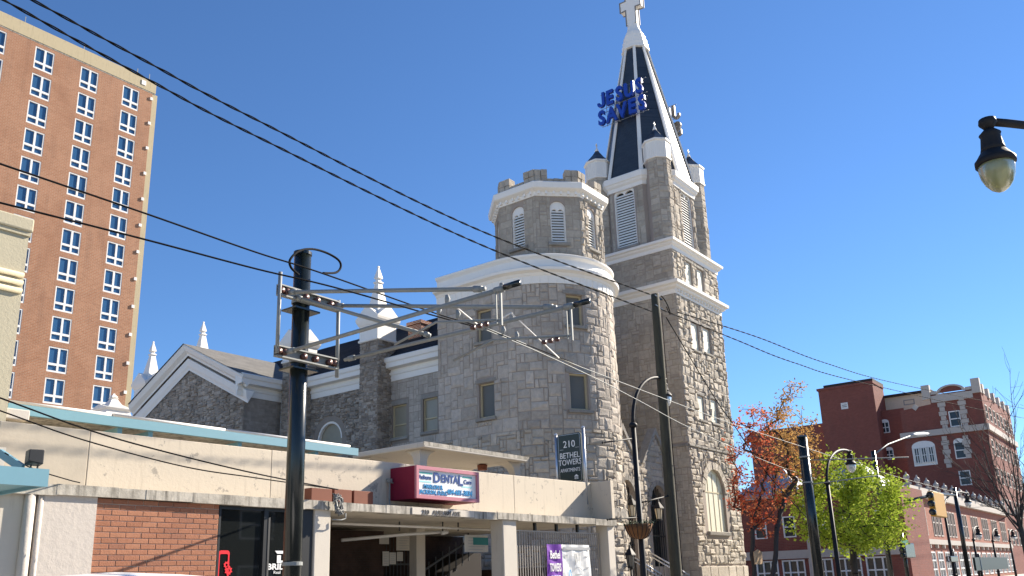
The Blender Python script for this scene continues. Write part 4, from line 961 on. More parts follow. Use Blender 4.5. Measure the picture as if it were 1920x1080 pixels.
# front steps and their hand rails
m = MB()
for k in range(7): m.box(35.2, 39.7, 18.0 + .28 * k, PYY, .13 + .15 * k, .28 + .15 * k)
m.build('front_steps', 'dressed_stone', church)
for xr in (at_y(1236, 1045, 17.6).x, at_y(1221, 1045, 19.0).x):
    pass
def rail(p, q, label):
    t_ = thing('stair_railing', label, 'railing', tuple(V((q.x, q.y, .13))))
    for dz in (0, -.16): m = MB(); m.tube([p + V((0, 0, dz)), q + V((0, 0, dz))], .03, 8); m.build('hand_rail', 'aluminium', t_, True)
    for k in range(9): c = p.lerp(q, k / 8); m = MB(); m.bar(V((c.x, c.y, max(.13, c.z - 1.0))), c, .03); m.build('baluster', 'iron_bar', t_)
rail(at_y(1216, 1034, 18.8), at_y(1293, 1079, 17.2), 'grey steel stair railing rising from behind the lamp post to the arched door')
rail(at_y(1186, 1043, 18.6), at_y(1240, 1077, 17.6), 'grey steel stair railing in front of the round turret base')

# --- flush the stonework: the 300 stones that show largest are single pieces, the rest one part
def hidden(p):
    x, y = p
    if x < 1143 and y > 795 + .109 * (x - 31): return True
    return False
sel = []
for i, s in enumerate(STONES):
    ar_ = s[0]
    if ar_ and hidden(pix(s[1][10])): ar_ = 0
    c = sum((V(p) for p in s[1][8:12]), V()) / 4; nrm = (V(s[1][9]) - V(s[1][8])).cross(V(s[1][11]) - V(s[1][8]))
    if nrm.dot(V((0, 0, EYE)) - c) < 0: ar_ = 0
    sel.append((ar_, i))
sel.sort(reverse=True); big = {i for a, i in sel[:300] if a > 60}
rest = {}
for i, s in enumerate(STONES):
    if i in big:
        m = MB(); m.faces(s[1], s[2], s[3]); m.build('stone', s[4], s[5])
    else: rest.setdefault(s[4], MB()).faces(s[1], s[2], s[3])
allv = MB(); mats_ = []; 
for k, mb_ in rest.items():
    off = len(allv.v); allv.v += mb_.v; allv.f += [tuple(off + q for q in f) for f in mb_.f]; allv.t += mb_.t; mats_ += [(k, len(mb_.f))]
so = allv.build('stonework', mats_[0][0], church); so['kind'] = 'stuff'
so.data.materials.clear(); idx = []
for j, (k, n) in enumerate(mats_): so.data.materials.append(MATS[k]); idx += [j] * n
so.data.polygons.foreach_set('material_index', idx)

# ------------------------------------------------------------------ beige building and canopies on the left
beige = thing('beige_building', 'tall beige stucco building at the left edge with moulded bands', 'building', (2, 20, 0))
bxr = 6.55
MB().box(-8, bxr, PY + .02, 30, 4.0, 8.1).build('upper_wall', 'beige_stucco', beige)
MB().box(-8, bxr + .04, PY - .06, 30, 8.1, 8.36).build('roof_coping', 'beige_stucco', beige, bevel=.03)
MB().box(-8, bxr + .02, PY - .02, 30, 8.02, 8.098).build('coping_bed_band', 'beige_stucco', beige)  # narrow stucco step under the coping, same colour as the wall
for z in (6.95, 7.10, 7.25): MB().tube([(-8, PY + .0, z), (bxr - .02, PY + .0, z)], .055, 8).build('band_moulding', 'beige_stucco', beige, True)
MB().box(-8, XL + .14, FY + .1, 30, 0, 3.25).build('ground_floor_wall', 'column_paint', beige)
MB().box(-8, XL - .25, FY + .06, 30, 3.25, 3.99).build('middle_wall', 'column_paint', beige)
MB().box(bxr - .02, bxr + .42, PY + .08, PY + .3, 4.63, 4.82).build('ledge_block', 'column_paint', beige, bevel=.02)
# small teal entrance canopy with its flood light
ct = thing('entrance_canopy', 'blue steel canopy sloping out over the pavement at the left edge', 'canopy', (4.5, 14.5, 3.3))
c0 = at_y(93, 880, 13.6); c1 = at_y(93, 913, 13.6); cz1, cz0 = c0.z, c1.z
m = MB(); m.box(1.0, c0.x, 13.6, 13.66, cz0, cz1); m.build('front_fascia', 'teal_steel', ct)
m = MB(); m.box(1.0, c0.x - .05, 13.67, FY, cz0 + .05, cz0 + .09); m.build('deck', 'teal_steel', ct)
m = MB(); m.box(c0.x - .05, c0.x, 13.67, FY, cz0, cz1); m.build('side_fascia', 'teal_steel', ct)
m = MB(); m.bar(at_y(0, 849, 14.6), at_y(42, 878, 14.0), .05, .12); m.build('stay_rod', 'teal_steel', ct)
fl = thing('flood_light', 'black box flood light standing on the blue entrance canopy', 'flood light', tuple(at_y(62, 876, 13.9)))
a, b = at_y(44, 870, 13.9), at_y(85, 846, 13.9)
hw_ = (b.x - a.x) / 2; cx = (a.x + b.x) / 2; cz = (a.z + b.z) / 2; hh = (b.z - a.z) / 2
m = MB(); m.loft([[(cx - hw_, 13.75, cz - hh * .7), (cx + hw_ * .5, 13.75, cz - hh), (cx + hw_ * .5, 13.75, cz + hh), (cx - hw_, 13.75, cz + hh * .9)], [(cx - hw_ * .5, 14.05, cz - hh), (cx + hw_, 14.05, cz - hh), (cx + hw_, 14.05, cz + hh), (cx - hw_ * .5, 14.05, cz + hh)]]); m.build('lamp_housing', 'black_metal', fl, bevel=.012)
m = MB(); m.bar((cx - .04, 13.9, cz1), (cx - .04, 13.9, cz - hh), .02); m.bar((cx + .06, 13.9, cz1), (cx + .06, 13.9, cz - hh), .02); m.build('bracket', 'black_metal', fl)
# long teal deck canopy over the garage roof
dk = thing('deck_canopy', 'long light blue steel canopy above the garage parapet with a white pipe on top', 'canopy', (12, 20, 3.4))
e0, e1 = at_y(15, 766, 19.5), at_y(672, 846, 19.5)
m = MB(); m.box(e0.x, e1.x, 19.5, 19.6, 5.39, 5.61); m.build('edge_beam', 'teal_steel', dk)
m = MB(); m.box(e0.x, e1.x, 19.6, 24, 5.50, 5.56); m.build('roof_sheet', 'stained_concrete', dk)
xj = [e0.x, 10.3, 13.4, e1.x - .3]
for a, b in zip(xj, xj[1:]): m = MB(); m.tube([(a + .03, 19.53, 5.645), (b - .03, 19.53, 5.645)], .04, 8); m.build('white_pipe', 'white_pipe', dk, True)
for px in (222, 280, 448, 592):
    x = at_y(px, 800, 19.7).x; m = MB(); m.box(x - .06, x + .06, 19.62, 19.74, zt, 5.389); m.build('post', 'teal_steel', dk)
    m = MB(); m.prism([(x - .05, 19.7, 5.385), (x - .05, 21.5, 5.385), (x - .05, 19.7, 5.05)], (.1, 0, 0)); m.build('bracket', 'teal_steel', dk)

# ------------------------------------------------------------------ brick apartment tower
brick_mat('tower_brick', (0.31, 0.15, 0.085), (0.37, 0.185, 0.108), (0.38, 0.27, 0.19), .40, .14, .016, dirt=(0.20, 0.085, 0.045))
plain('roof_band', (0.42, 0.35, 0.22), .85, var=.08, streak=(.22, .18, .12), sthr=(.55, .85))
glass_mat('sky_reflect_glass', (0.03, 0.09, 0.19), 0.05)  # blue of the reflected sky is put into the base colour
apt = thing('apartment_tower', 'tall orange brick apartment tower with rows of white framed windows at the left', 'building', (33, 80, 0))
AY = 76.0; ax1 = 41.2; Fa = front(AY)
wx = [(38.08 + .0, 39.81), (33.84, 35.57), (29.60, 31.33), (25.36, 27.09), (21.12, 22.85)]
wz = [(48.35 - 2.795 * k, 50.62 - 2.795 * k) for k in range(13)]
ah = [(a, b, c, d) for a, b in wx for c, d in wz]
m = MB(); wall(m, Fa, 10, ax1, 0, 51.1, ah, .22); m.poly([(ax1, AY, 0), (ax1, AY + 18, 0), (ax1, AY + 18, 51.1), (ax1, AY, 51.1)]); m.build('brick_wall', 'tower_brick', apt)
MB().box(10, ax1 + .3, AY - .06, AY + 18, 51.1, 52.45).build('roof_band', 'roof_band', apt)
MB().box(10, ax1 + .25, AY - .02, AY + 18, 50.98, 51.099).build('band_drip', 'stained_concrete', apt)
MB().box(ax1, ax1 + .55, AY + .02, AY + 18, 0, 51.0).build('corner_strip', 'roof_band', apt)
for k in range(13): MB().box(ax1 - .25, ax1 + .02, AY - .12, AY + .01, 50.2 - 2.795 * k, 50.5 - 2.795 * k).build('vent_box', 'white_paint', apt)
for x in (39.5, 34.0, 28.5, 40.8): MB().bar((x, AY + .2, 52.4), (x, AY + .2, 53.2), .06).build('roof_rod', 'galvanised', apt)
MB().box(39.9, 40.35, AY - .12, AY - .061, 51.5, 52.0).build('wall_vent', 'white_paint', apt)
proto = None
for a, b in wx:
    for c, d in wz:
        vis = pix(Fa((a + b) / 2, c)); 
        if vis[0] < -30 or vis[1] > 790: continue
        if proto is None:
            m = MB(); f = .10; um = (a + b) / 2 + .06; tv = c + .62
            for q in ((a, a + f, c, d), (b - f, b, c, d), (a + f, b - f, c, c + .16), (a + f, b - f, d - f, d), (um - .09, um + .09, c + .16, d - f), (a + f, um - .09, tv, tv + .20), (um + .09, b - f, tv, tv + .20)): fbox(m, Fa, *q, -.20, -.02)
            fr = m.build('window', 'window_white', apt); m = MB(); m.poly([Fa(a + f, c + .1, -.12), Fa(b - f, c + .1, -.12), Fa(b - f, d - f, -.12), Fa(a + f, d - f, -.12)]); pn = m.build('pane', 'sky_reflect_glass', fr); proto = (fr, pn, a, c)
        else:
            o = proto[0].copy(); COL.objects.link(o); o.parent = apt; o.location = (a - proto[2], 0, c - proto[3]); p = proto[1].copy(); COL.objects.link(p); p.parent = o

# ------------------------------------------------------------------ signs on the garage
ds = thing('dental_sign', 'red framed box sign for a dental office standing on the stained ledge', 'sign', (17.1, 15.5, zt))
sx0, sx1, sz0, sz1, sy = 15.93, 18.40, 3.655, 4.475, 15.10
m = MB(); m.box(sx0, sx1, sy + .04, PY - .005, sz0, sz1); m.build('sign_box', 'red_enamel', ds, bevel=.01)
Fd = front(sy)
m = MB(); f = .09
for q in ((sx0, sx1, sz0, sz0 + f), (sx0, sx1, sz1 - f, sz1), (sx0, sx0 + f, sz0 + f, sz1 - f), (sx1 - f, sx1, sz0 + f, sz1 - f)): fbox(m, Fd, *q, -.039, .03)
m.build('sign_frame', 'pink_frame', ds)
m = MB(); fbox(m, Fd, sx0 + f, sx1 - f, sz0 + f, sz1 - f, -.038, -.02); m.build('sign_face', 'sign_white', ds)
ux = lambda k: sx0 + f + (sx1 - sx0 - 2 * f) * k; vz = lambda k: sz0 + f + (sz1 - sz0 - 2 * f) * k
for k, (a, b, c, d, mt) in enumerate(((0, .24, .84, .9, 'stripe_teal'), (.76, .93, .84, .9, 'stripe_teal'), (0, .22, .5, .56, 'stripe_aqua'), (.74, .93, .44, .5, 'stripe_aqua'))):
    m = MB(); m.poly([Fd(ux(a), vz(c), -.016), Fd(ux(b), vz(c), -.016), Fd(ux(b), vz(d), -.016), Fd(ux(a), vz(d), -.016)]); m.build('sign_stripe', mt, ds)
text_on(Fd, 'Auburn', ux(.118), vz(.63), .155, 'letter_blue', ds, 'lettering', d=-.012, bold=.02)
text_on(Fd, 'D', ux(.312), vz(.55), .34, 'letter_blue', ds, 'lettering', d=-.011, bold=.03, sx=1.1)
text_on(Fd, 'ENTA', ux(.53), vz(.58), .27, 'letter_blue', ds, 'lettering', d=-.011, bold=.03, sx=.98)
text_on(Fd, 'L', ux(.72), vz(.52), .36, 'letter_blue', ds, 'lettering', d=-.011, bold=.03, sx=1.1)
text_on(Fd, 'Care', ux(.85), vz(.6), .16, 'letter_blue', ds, 'lettering', d=-.012, bold=.02)
for a, b, t_, s in ((.25, .28, 'MARLON B.', .15), (.25, .06, 'JACKSON, D.D.S.', .15), (.7, .12, '404-681-3834', .19)):
    text_on(Fd, t_, ux(a) + .008, vz(b) - .008, s, 'letter_blue', ds, 'lettering_shadow', d=-.015, bold=.03, sx=.95, shear=.15); text_on(Fd, t_, ux(a), vz(b), s, 'letter_lightblue', ds, 'lettering', d=-.008, bold=.012, sx=.95, shear=.15)
m = MB(); m.tube([(sx0 - .12, 15.9, zt), (sx0 - .12, 15.9, 4.1), (sx0, 15.9, 4.1)], .02, 6); m.box(sx0 - .17, sx0 - .07, 15.85, 15.95, 4.1, 4.2); m.build('sign_conduit', 'galvanised', ds)

bs = thing('tower_sign', 'dark green sign reading 210 Bethel Towers Apartments between two silver posts', 'sign', (25.3, 16.7, zt))
xb = 25.35; ya_, yb_ = at_x(1047, 860, xb).y, at_x(1092, 860, xb).y; zb_, ztp = at_x(1070, 905, xb).z, at_x(1070, 813, xb).z
Fb = west(xb, ya_); W_ = ya_ - yb_
o_ = [(0.06, zb_ + .0), (W_ - .06, zb_), (W_, zb_ + .06), (W_, ztp - .06), (W_ - .06, ztp), (.06, ztp), (0, ztp - .06), (0, zb_ + .06)]
m = MB(); m.prism([Fb(a, b, -.03) for a, b in o_], Fb.N * .06); m.build('sign_board', 'sign_green_black', bs)
m = MB(); i_ = [(min(max(a, .03), W_ - .03) + (.02 if a < W_ / 2 else -.02), b + (.03 if b < (zb_ + ztp) / 2 else -.03)) for a, b in o_]
for k in range(8): m.bar(Fb(*i_[k], .034), Fb(*i_[(k + 1) % 8], .034), .008)
m.build('sign_border', 'aluminium', bs)
h = ztp - zb_
text_on(Fb, '210', W_ / 2, zb_ + h * .72, h * .20, 'letter_white', bs, 'lettering', d=.034)
m = MB(); fbox(m, Fb, .1, W_ * .25, zb_ + h * .68, zb_ + h * .685, .03, .036); fbox(m, Fb, W_ * .75, W_ - .1, zb_ + h * .70, zb_ + h * .705, .03, .036); m.build('sign_rule', 'letter_white', bs)
text_on(Fb, 'BETHEL', W_ / 2, zb_ + h * .50, h * .165, 'letter_white', bs, 'lettering', d=.034, sx=.88)
text_on(Fb, 'TOWERS', W_ / 2, zb_ + h * .36, h * .165, 'letter_white', bs, 'lettering', d=.034, sx=.84)
text_on(Fb, 'APARTMENTS', W_ / 2, zb_ + h * .22, h * .105, 'letter_white', bs, 'lettering', d=.034, sx=.74)
m = MB(); cu_, cv_ = W_ * .74, zb_ + h * .07
for q in ([(-.09, .08), (.09, .08), (0, .15)], [(-.07, 0), (-.045, 0), (-.045, .08), (-.07, .08)], [(.045, 0), (.07, 0), (.07, .08), (.045, .08)], [(-.03, .02), (.03, .02), (.03, .035), (-.03, .035)], [(-.03, .05), (.03, .05), (.03, .065), (-.03, .065)], [(-.08, -.015), (.08, -.015), (.08, 0), (-.08, 0)]): m.poly([Fb(cu_ + a, cv_ + b, .036) for a, b in q])
m.build('house_symbol', 'letter_white', bs)
for u, zz_ in ((-.07, ztp + .02), (W_ + .09, ztp + .14)):
    m = MB(); m.tube([Fb(u, 4.0, 0), Fb(u, zz_, 0)], .055, 12); p_ = m.build('sign_post', 'aluminium', bs, True); c = Fb(u, zz_, 0); MB().ngon((c.x, c.y), [(.065, zz_), (.065, zz_ + .03), (.02, zz_ + .07)], 12).build('post_cap', 'aluminium', p_)

# banner on the gate
Fbn = front(FY + .30)
(ba, bv0), (bb, bv1) = px_uv(Fbn, 1026, 1085), px_uv(Fbn, 1104, 1022)
bsp = px_uv(Fbn, 1053, 1050)[0]; bv0 -= .35
bn = thing('gate_banner', 'purple and white banner tied to the barred gate reading Bethel Towers', 'banner', ((ba + bb) / 2, FY + .3, 1.5))
rr = random.Random(5)
def wavy(u0, u1, v0, v1, nu, nv, d):
    m = MB(); g = [[Fbn(u0 + (u1 - u0) * i / nu, v0 + (v1 - v0) * j / nv, d + .018 * math.sin(9 * (u0 + (u1 - u0) * i / nu) + 5 * j / nv)) for i in range(nu + 1)] for j in range(nv + 1)]
    for j in range(nv):
        for i in range(nu): m.poly([g[j][i], g[j][i + 1], g[j + 1][i + 1], g[j + 1][i]])
    return m
wavy(ba, bsp, bv0, bv1, 8, 8, .02).build('purple_panel', 'purple', bn, True); wavy(bsp, bb, bv0, bv1, 12, 8, .02).build('white_panel', 'sign_white', bn, True)
um = (ba + bsp) / 2
text_on(Fbn, 'Bethel', um, bv1 - .42, .34, 'letter_white', bn, 'lettering', d=.05, bold=.02, sx=.62)
text_on(Fbn, 'TOWERS', um, bv1 - .80, .34, 'letter_white', bn, 'lettering', d=.05, bold=.02, sx=.44)
text_on(Fbn, 'APARTMENTS', um, bv1 - 1.12, .28, 'letter_white', bn, 'lettering', d=.05, bold=.02, sx=.3)
m = MB(); fbox(m, Fbn, bsp + .01, bb - .02, bv1 - .16, bv1 - .08, .045, .05); m.build('grey_band', 'stripe_grey', bn)
m = MB(); cu_ = bsp + (bb - bsp) * .52
for k in range(4): fbox(m, Fbn, cu_ - .14 + k * .08, cu_ - .115 + k * .08, bv1 - .62 + (k in (1, 2)) * .1, bv1 - .24, .045, .05)
for k in range(10):
    a0, a1 = math.pi * k / 10, math.pi * (k + 1) / 10; m.poly([Fbn(cu_ + r * math.cos(t_), bv1 - .78 + .45 * r * math.sin(t_), .05) for r, t_ in ((.2, a0), (.2, a1), (.17, a1), (.17, a0))])
for v in (.9, 1.0, 1.06): fbox(m, Fbn, cu_ - .18, cu_ + .18, bv1 - v - .02, bv1 - v, .045, .05)
for a, v in ((.12, .32), (.12, .36), (.85, .36), (.85, .7), (.85, 1.0)): fbox(m, Fbn, bsp + (bb - bsp) * a - .1, bsp + (bb - bsp) * a + .1, bv1 - v - .02, bv1 - v, .045, .05)
m.build('printed_marks', 'stripe_grey', bn)
m = MB(); u = bsp + (bb - bsp) * .22
for q in ([(-.06, 0), (-.02, 0), (.02, .24), (-.02, .24)], [(.02, .24), (.06, .24), (.1, 0), (.06, 0)]): m.poly([Fbn(u + a, bv1 - 1.0 + b, .052) for a, b in q])
m.build('blue_mark', 'letter_lightblue', bn)

# ------------------------------------------------------------------ poles, lamps, wires
plain('pole_black', (0.010, 0.014, 0.013), 0.22, var=.1, spec=.6)
plain('lamp_iron', (0.012, 0.011, 0.012), 0.6, spec=.3)
plain('wood_pole', (0.045, 0.04, 0.026), 0.9, var=.3, bump=.5, bscale=12, streak=(.11, .10, .06), sthr=(.4, .8))
glass_mat('lamp_glass', (0.75, 0.76, 0.72), .15, .35)
glass_mat('lamp_glass_old', (0.30, 0.30, 0.14), .25, .25)
plain('brown_insulator', (0.10, 0.04, 0.03), .35)

def ocs_pole(x, y, z1, r, label, bands):
    t_ = thing('trolley_pole', label, 'pole', (x, y, .13), 'black trolley wire poles')
    m = MB(); m.tube([(x, y, .13), (x, y, z1)], r, 24); m.build('shaft', 'pole_black', t_, True)
    MB().ngon((x, y), [(r + .012, z1 - .05), (r + .012, z1 + .01), (r * .8, z1 + .03)], 24).build('pole_cap', 'pole_black', t_)
    for z in bands: MB().ngon((x, y), [(r + .004, z), (r + .02, z + .005), (r + .02, z + .06), (r + .004, z + .065)], 24).build('band', 'galvanised', t_)
    MB().ngon((x, y), [(r * 1.5, .13), (r * 1.5, .25), (r * 1.02, .5)], 24).build('base_collar', 'pole_black', t_)
    return t_
PXX, PYP = 9.66, 12.0
pole = ocs_pole(PXX, PYP, 7.55, .155, 'thick glossy black pole carrying the trolley bracket in front of the shop', (6.55, 5.45, 1.95))
# bracket: two channel beams, drop tubes, arms
zu, zl = 6.60, 5.50; yc = PYP - .26
for z in (zu, zl):
    bmn = MB()
    for dz in (.09, -.09): bmn.box(PXX - .72, PXX + .66, yc - .05, yc + .05, z + dz - .012, z + dz + .012)
    bmn.box(PXX - .72, PXX + .66, yc + .035, yc + .05, z - .077, z + .077)
    ch_ = bmn.build('channel_beam', 'galvanised', pole)
    for k, dx in enumerate((-.66, -.54, -.12, .14, .46, .58)): m = MB(); m.tube([(PXX + dx, yc - .05, z), (PXX + dx, yc + .03, z)], .055, 10); m.build('insulator', 'brown_insulator', ch_, True)
    m = MB(); m.box(PXX - .28, PXX + .28, PYP - .20, PYP + .2, z - .2, z - .17); m.build('clamp_plate', 'pole_black', pole)
for dx, za_, zc_ in ((-.70, 5.45, 6.92), (.64, 5.25, 6.72)): m = MB(); m.tube([(PXX + dx, yc - .02, za_), (PXX + dx, yc - .02, zc_)], .035, 10); m.build('drop_tube', 'galvanised', pole, True)
x3, x4 = PXX - .52, PXX + .84
arms = [((x3, yc, zl), (x3, 6.9, 5.55)), ((x4, yc, zl + .12), (x4, 6.62, 5.56)), ((x3, yc, zu), (x3, 7.3, 5.62)), ((x4 - .3, yc, zu), (x4, 7.0, 5.60)), ((PXX - .35, yc, zu - .05), (x4, 9.6, 5.66))]
for p, q in arms:
    m = MB(); m.tube([p, q], .034, 10); m.build('bracket_arm', 'galvanised', pole, True)
    for t2 in (.02, .985):
        a_ = V(p).lerp(V(q), t2); b_ = V(p).lerp(V(q), t2 + .03 if t2 < .5 else t2 - .03); m = MB(); m.tube([a_, b_], .05, 10); m.build('arm_clevis', 'galvanised', pole, True)
for x_, y_ in ((x3, 6.9), (x4, 6.62)):
    m = MB(); m.tube([(x_, y_ + .05, 5.56), (x_, y_ - .22, 5.57)], .045, 12); m.build('end_insulator', 'pole_black', pole, True)
    m = MB(); m.bar((x_, y_ + .12, 5.56), (x_, y_ + .12, 5.02), .03); m.bar((x_ - .03, y_ + .18, 5.5), (x_ - .03, y_ + .18, 5.05), .018); m.build('drop_bracket', 'galvanised', pole)
    m = MB(); m.tube([(x_, y_ + .12, 5.1), (x_ - .05, 8.2, 5.30), (x_ - .1, 9.0, 5.1)], .02, 8); m.build('steady_arm', 'galvanised', pole, True)
    for k in range(3): m = MB(); m.tube([(x_ - .02, y_ + .35 + k * .12, 5.08), (x_ - .02, y_ + .41 + k * .12, 5.09)], .035, 8); m.build('insulator', 'brown_insulator', pole, True)
# pole-top cable loop
lc = [at_y(px, py, 12.0 - dy) for px, py, dy in ((560, 515, .25), (546, 502, .3), (544, 487, .3), (560, 471, .2), (585, 467, 0), (612, 474, -.1), (634, 487, -.1), (639, 500, -.1), (630, 511, .0), (606, 512, .4))]
def smooth_path(pts, n=6):
    out = []; p = [pts[0]] + list(pts) + [pts[-1]]
    for i in range(1, len(p) - 2):
        for k in range(n):
            t_ = k / n; a, b, c, d = (V(q) for q in p[i - 1:i + 3])
            out.append(.5 * (2 * b + (c - a) * t_ + (2 * a - 5 * b + 4 * c - d) * t_ * t_ + (3 * b - a - 3 * c + d) * t_ ** 3))
    return out + [V(pts[-1])]
m = MB(); m.tube(smooth_path(lc), .022, 8); m.build('cable_loop', 'cable', pole, True)

pole2 = ocs_pole(36.0, 12.0, 7.0, .20, 'black trolley pole standing left of the green tree beyond the church', (5.05, 6.1))
m = MB(); m.tube([(36.0, 11.9, 5.0), (36.0, 9.2, 5.1)], .022, 8); m.tube([(36.1, 11.9, 6.0), (36.1, 8.0, 5.7)], .022, 8); m.build('bracket_arm', 'galvanised', pole2, True)

# wooden utility pole
wpx, wpy = 25.2, 12.8
wp = thing('utility_pole', 'weathered wooden utility pole in front of the stone tower', 'pole', (wpx, wpy, .13))
topw = at_y(1228, 552, 12.8); botw = at_y(1268, 1078, 12.8); dirw = (topw - botw); b0 = botw - dirw * ((botw.z - .13) / dirw.z)
m = MB(); m.tube([b0.lerp(topw, k / 10) for k in range(11)], [.19 - .055 * k / 10 for k in range(11)], 14); m.build('shaft', 'wood_pole', wp, True)
m = MB()
for k, z in enumerate((-.1, -.45)): c = topw + V((.0, -.1, z)); m.bar(c + V((-.25, 0, 0)), c + V((.3, 0, -.05)), .04)
m.build('wire_clamp', 'pole_black', wp)
lp = [topw + V((.15 + .35 * math.sin(a * .9) + .12 * a, -.15, -.25 + .2 * math.cos(a * 1.3) - .05 * a)) for a in [k * .5 for k in range(9)]]
m = MB(); m.tube(smooth_path(lp), .02, 6); m.build('slack_loop', 'cable', wp, True)
m = MB(); m.tube([topw.lerp(b0, .06) + V((.2, -.1, 0)), topw.lerp(b0, .5) + V((.22, -.1, 0)), b0 + V((.22, -.12, .1))], .014, 6); m.build('ground_wire', 'cable', wp, True)

def lamp_head(t_, c, s=1.0, glass='lamp_glass'):
    """teardrop lantern hanging below point c"""
    x, y, z = c
    MB().ngon((x, y), [(.03 * s, z + .06 * s), (.10 * s, z + .03 * s), (.11 * s, z - .03 * s), (.07 * s, z - .08 * s), (.05 * s, z - .12 * s)], 14).build('swivel_knob', 'lamp_iron', t_, True)
    MB().ngon((x, y), [(.05 * s, z - .10 * s), (.10 * s, z - .15 * s), (.13 * s, z - .18 * s), (.115 * s, z - .21 * s), (.135 * s, z - .36 * s), (.155 * s, z - .44 * s)], 16).build('lamp_neck', 'lamp_iron', t_, True)
    MB().ngon((x, y), [(.155 * s, z - .43 * s), (.215 * s, z - .52 * s), (.235 * s, z - .54 * s), (.235 * s, z - .60 * s), (.21 * s, z - .61 * s)], 20).build('lamp_rim', 'lamp_iron', t_, True)
    MB().ngon((x, y), [(.205 * s, z - .58 * s), (.21 * s, z - .66 * s), (.195 * s, z - .76 * s), (.155 * s, z - .86 * s), (.10 * s, z - .93 * s), (.045 * s, z - .965 * s), (.01, z - .97 * s)], 20).build('lamp_globe', glass, t_, True)
def street_lamp(x, y, ztop, hx, hz, label, group='curved-arm street lamps', s=1.0, glass='lamp_glass', pz=None, hy=None):
    """fluted post, crook arm towards +X, hanging teardrop"""
    t_ = thing('street_lamp', label, 'street lamp', (x, y, .13), group)
    hy = y if hy is None else hy
    m = MB(); m.tube([(x, y, .13), (x, y, 1.0), (x, y, ztop)], [.11 * s, .095 * s, .075 * s], 14); m.build('post', 'lamp_iron', t_, True)
    for z in (1.0, ztop): MB().ngon((x, y), [(.08 * s, z - .08), (.13 * s, z - .04), (.13 * s, z + .02), (.08 * s, z + .08)], 14).build('collar', 'lamp_iron', t_, True)
    p0 = V((x, y, ztop)); p3 = V((hx, hy, hz)); dx = hx - x; dy = hy - y
    pts = []
    for k in range(15):
        a = k / 14; ang = a * math.pi * .52; pts.append(V((x + dx * (1 - math.cos(ang)) / (1 - math.cos(math.pi * .52)), y + dy * (1 - math.cos(ang)) / (1 - math.cos(math.pi * .52)), ztop + (hz - ztop) * math.sin(ang))))
    m = MB(); m.tube(pts, [.055 * s] * 15, 10); m.build('crook_arm', 'lamp_iron', t_, True)
    lamp_head(t_, pts[-1], s, glass); return t_
# lamp by the church door; its crook reaches towards the wooden pole
def lamp_px(x_px, y_px, hx_px, hy_px, Y, label, hdy=0, s=1.0):
    p = at_y(x_px, y_px, Y); h = at_y(hx_px, hy_px, Y + hdy); return street_lamp(p.x, Y, p.z, h.x, h.z, label, s=s, hy=Y + hdy), p
L1, pL = lamp_px(1187, 797, 1244, 711, 12.8, 'black street lamp with hanging flower basket in front of the church doors')
for pa, pb in (((1187, 822), (1130, 830)), ((1199, 970), (1139, 974)), ((1200, 943), (1252, 930))):
    m = MB(); m.tube([at_y(*pa, 12.8), at_y(*pb, 12.8)], .022, 8); c = at_y(*pb, 12.8); m.ngon((c.x, c.y), [(.01, c.z - .035), (.035, c.z), (.01, c.z + .035)], 8); m.build('banner_rod', 'lamp_iron', L1, True)
fb = thing('flower_basket', 'round fibre flower basket with straggly greenery hung on the street lamp', 'basket', tuple(at_y(1197, 1000, 12.75)))
plain('coir', (0.16, 0.07, 0.025), .95, var=.3, bump=.6, bscale=30)
plain('basket_leaf', (0.05, 0.08, 0.025), .7)
bc = at_y(1197, 983, 12.75); br = .42; bh = .42
MB().ngon((bc.x, bc.y), [(br * .35, bc.z - bh), (br * .62, bc.z - bh * .85), (br * .85, bc.z - bh * .45), (br, bc.z), (br * .8, bc.z - .02)], 20).build('coir_liner', 'coir', fb, True)
for k in range(16):
    a = 2 * math.pi * k / 16; m = MB(); m.tube([(bc.x + r * 1.02 * math.cos(a), bc.y + r * 1.02 * math.sin(a), z) for r, z in ((br * .35, bc.z - bh), (br * .62, bc.z - bh * .85), (br * .85, bc.z - bh * .45), (br, bc.z))], .01, 5); m.build('wire_rib', 'lamp_iron', fb, True)
rr = random.Random(9); m = MB()
for k in range(420):
    a = rr.uniform(0, 6.28); r = br * rr.uniform(.5, 1.15); c = V((bc.x + r * math.cos(a), bc.y + r * math.sin(a), bc.z + rr.uniform(-.05, .10))); d = V((rr.uniform(-1, 1), rr.uniform(-1, 1), rr.uniform(-1, 1))).normalized() * .05; e = V((rr.uniform(-1, 1), rr.uniform(-1, 1), rr.uniform(-1, 1))).normalized() * .02
    m.poly([c, c + d * .5 + e, c + d, c + d * .5 - e])
fo = m.build('foliage', 'basket_leaf', fb)

L2, _ = lamp_px(1551, 905, 1592, 846, 11.3, 'black street lamp with white globe beside the green tree')
# near lamp top right, its post is out of the frame
h = at_z(1852, 232, 7.0); street_lamp(h.x + 1.9, h.y - 1.7, 6.3, h.x, 7.03, 'old street lamp with greenish globe reaching in at the upper right', glass='lamp_glass_old', hy=h.y)
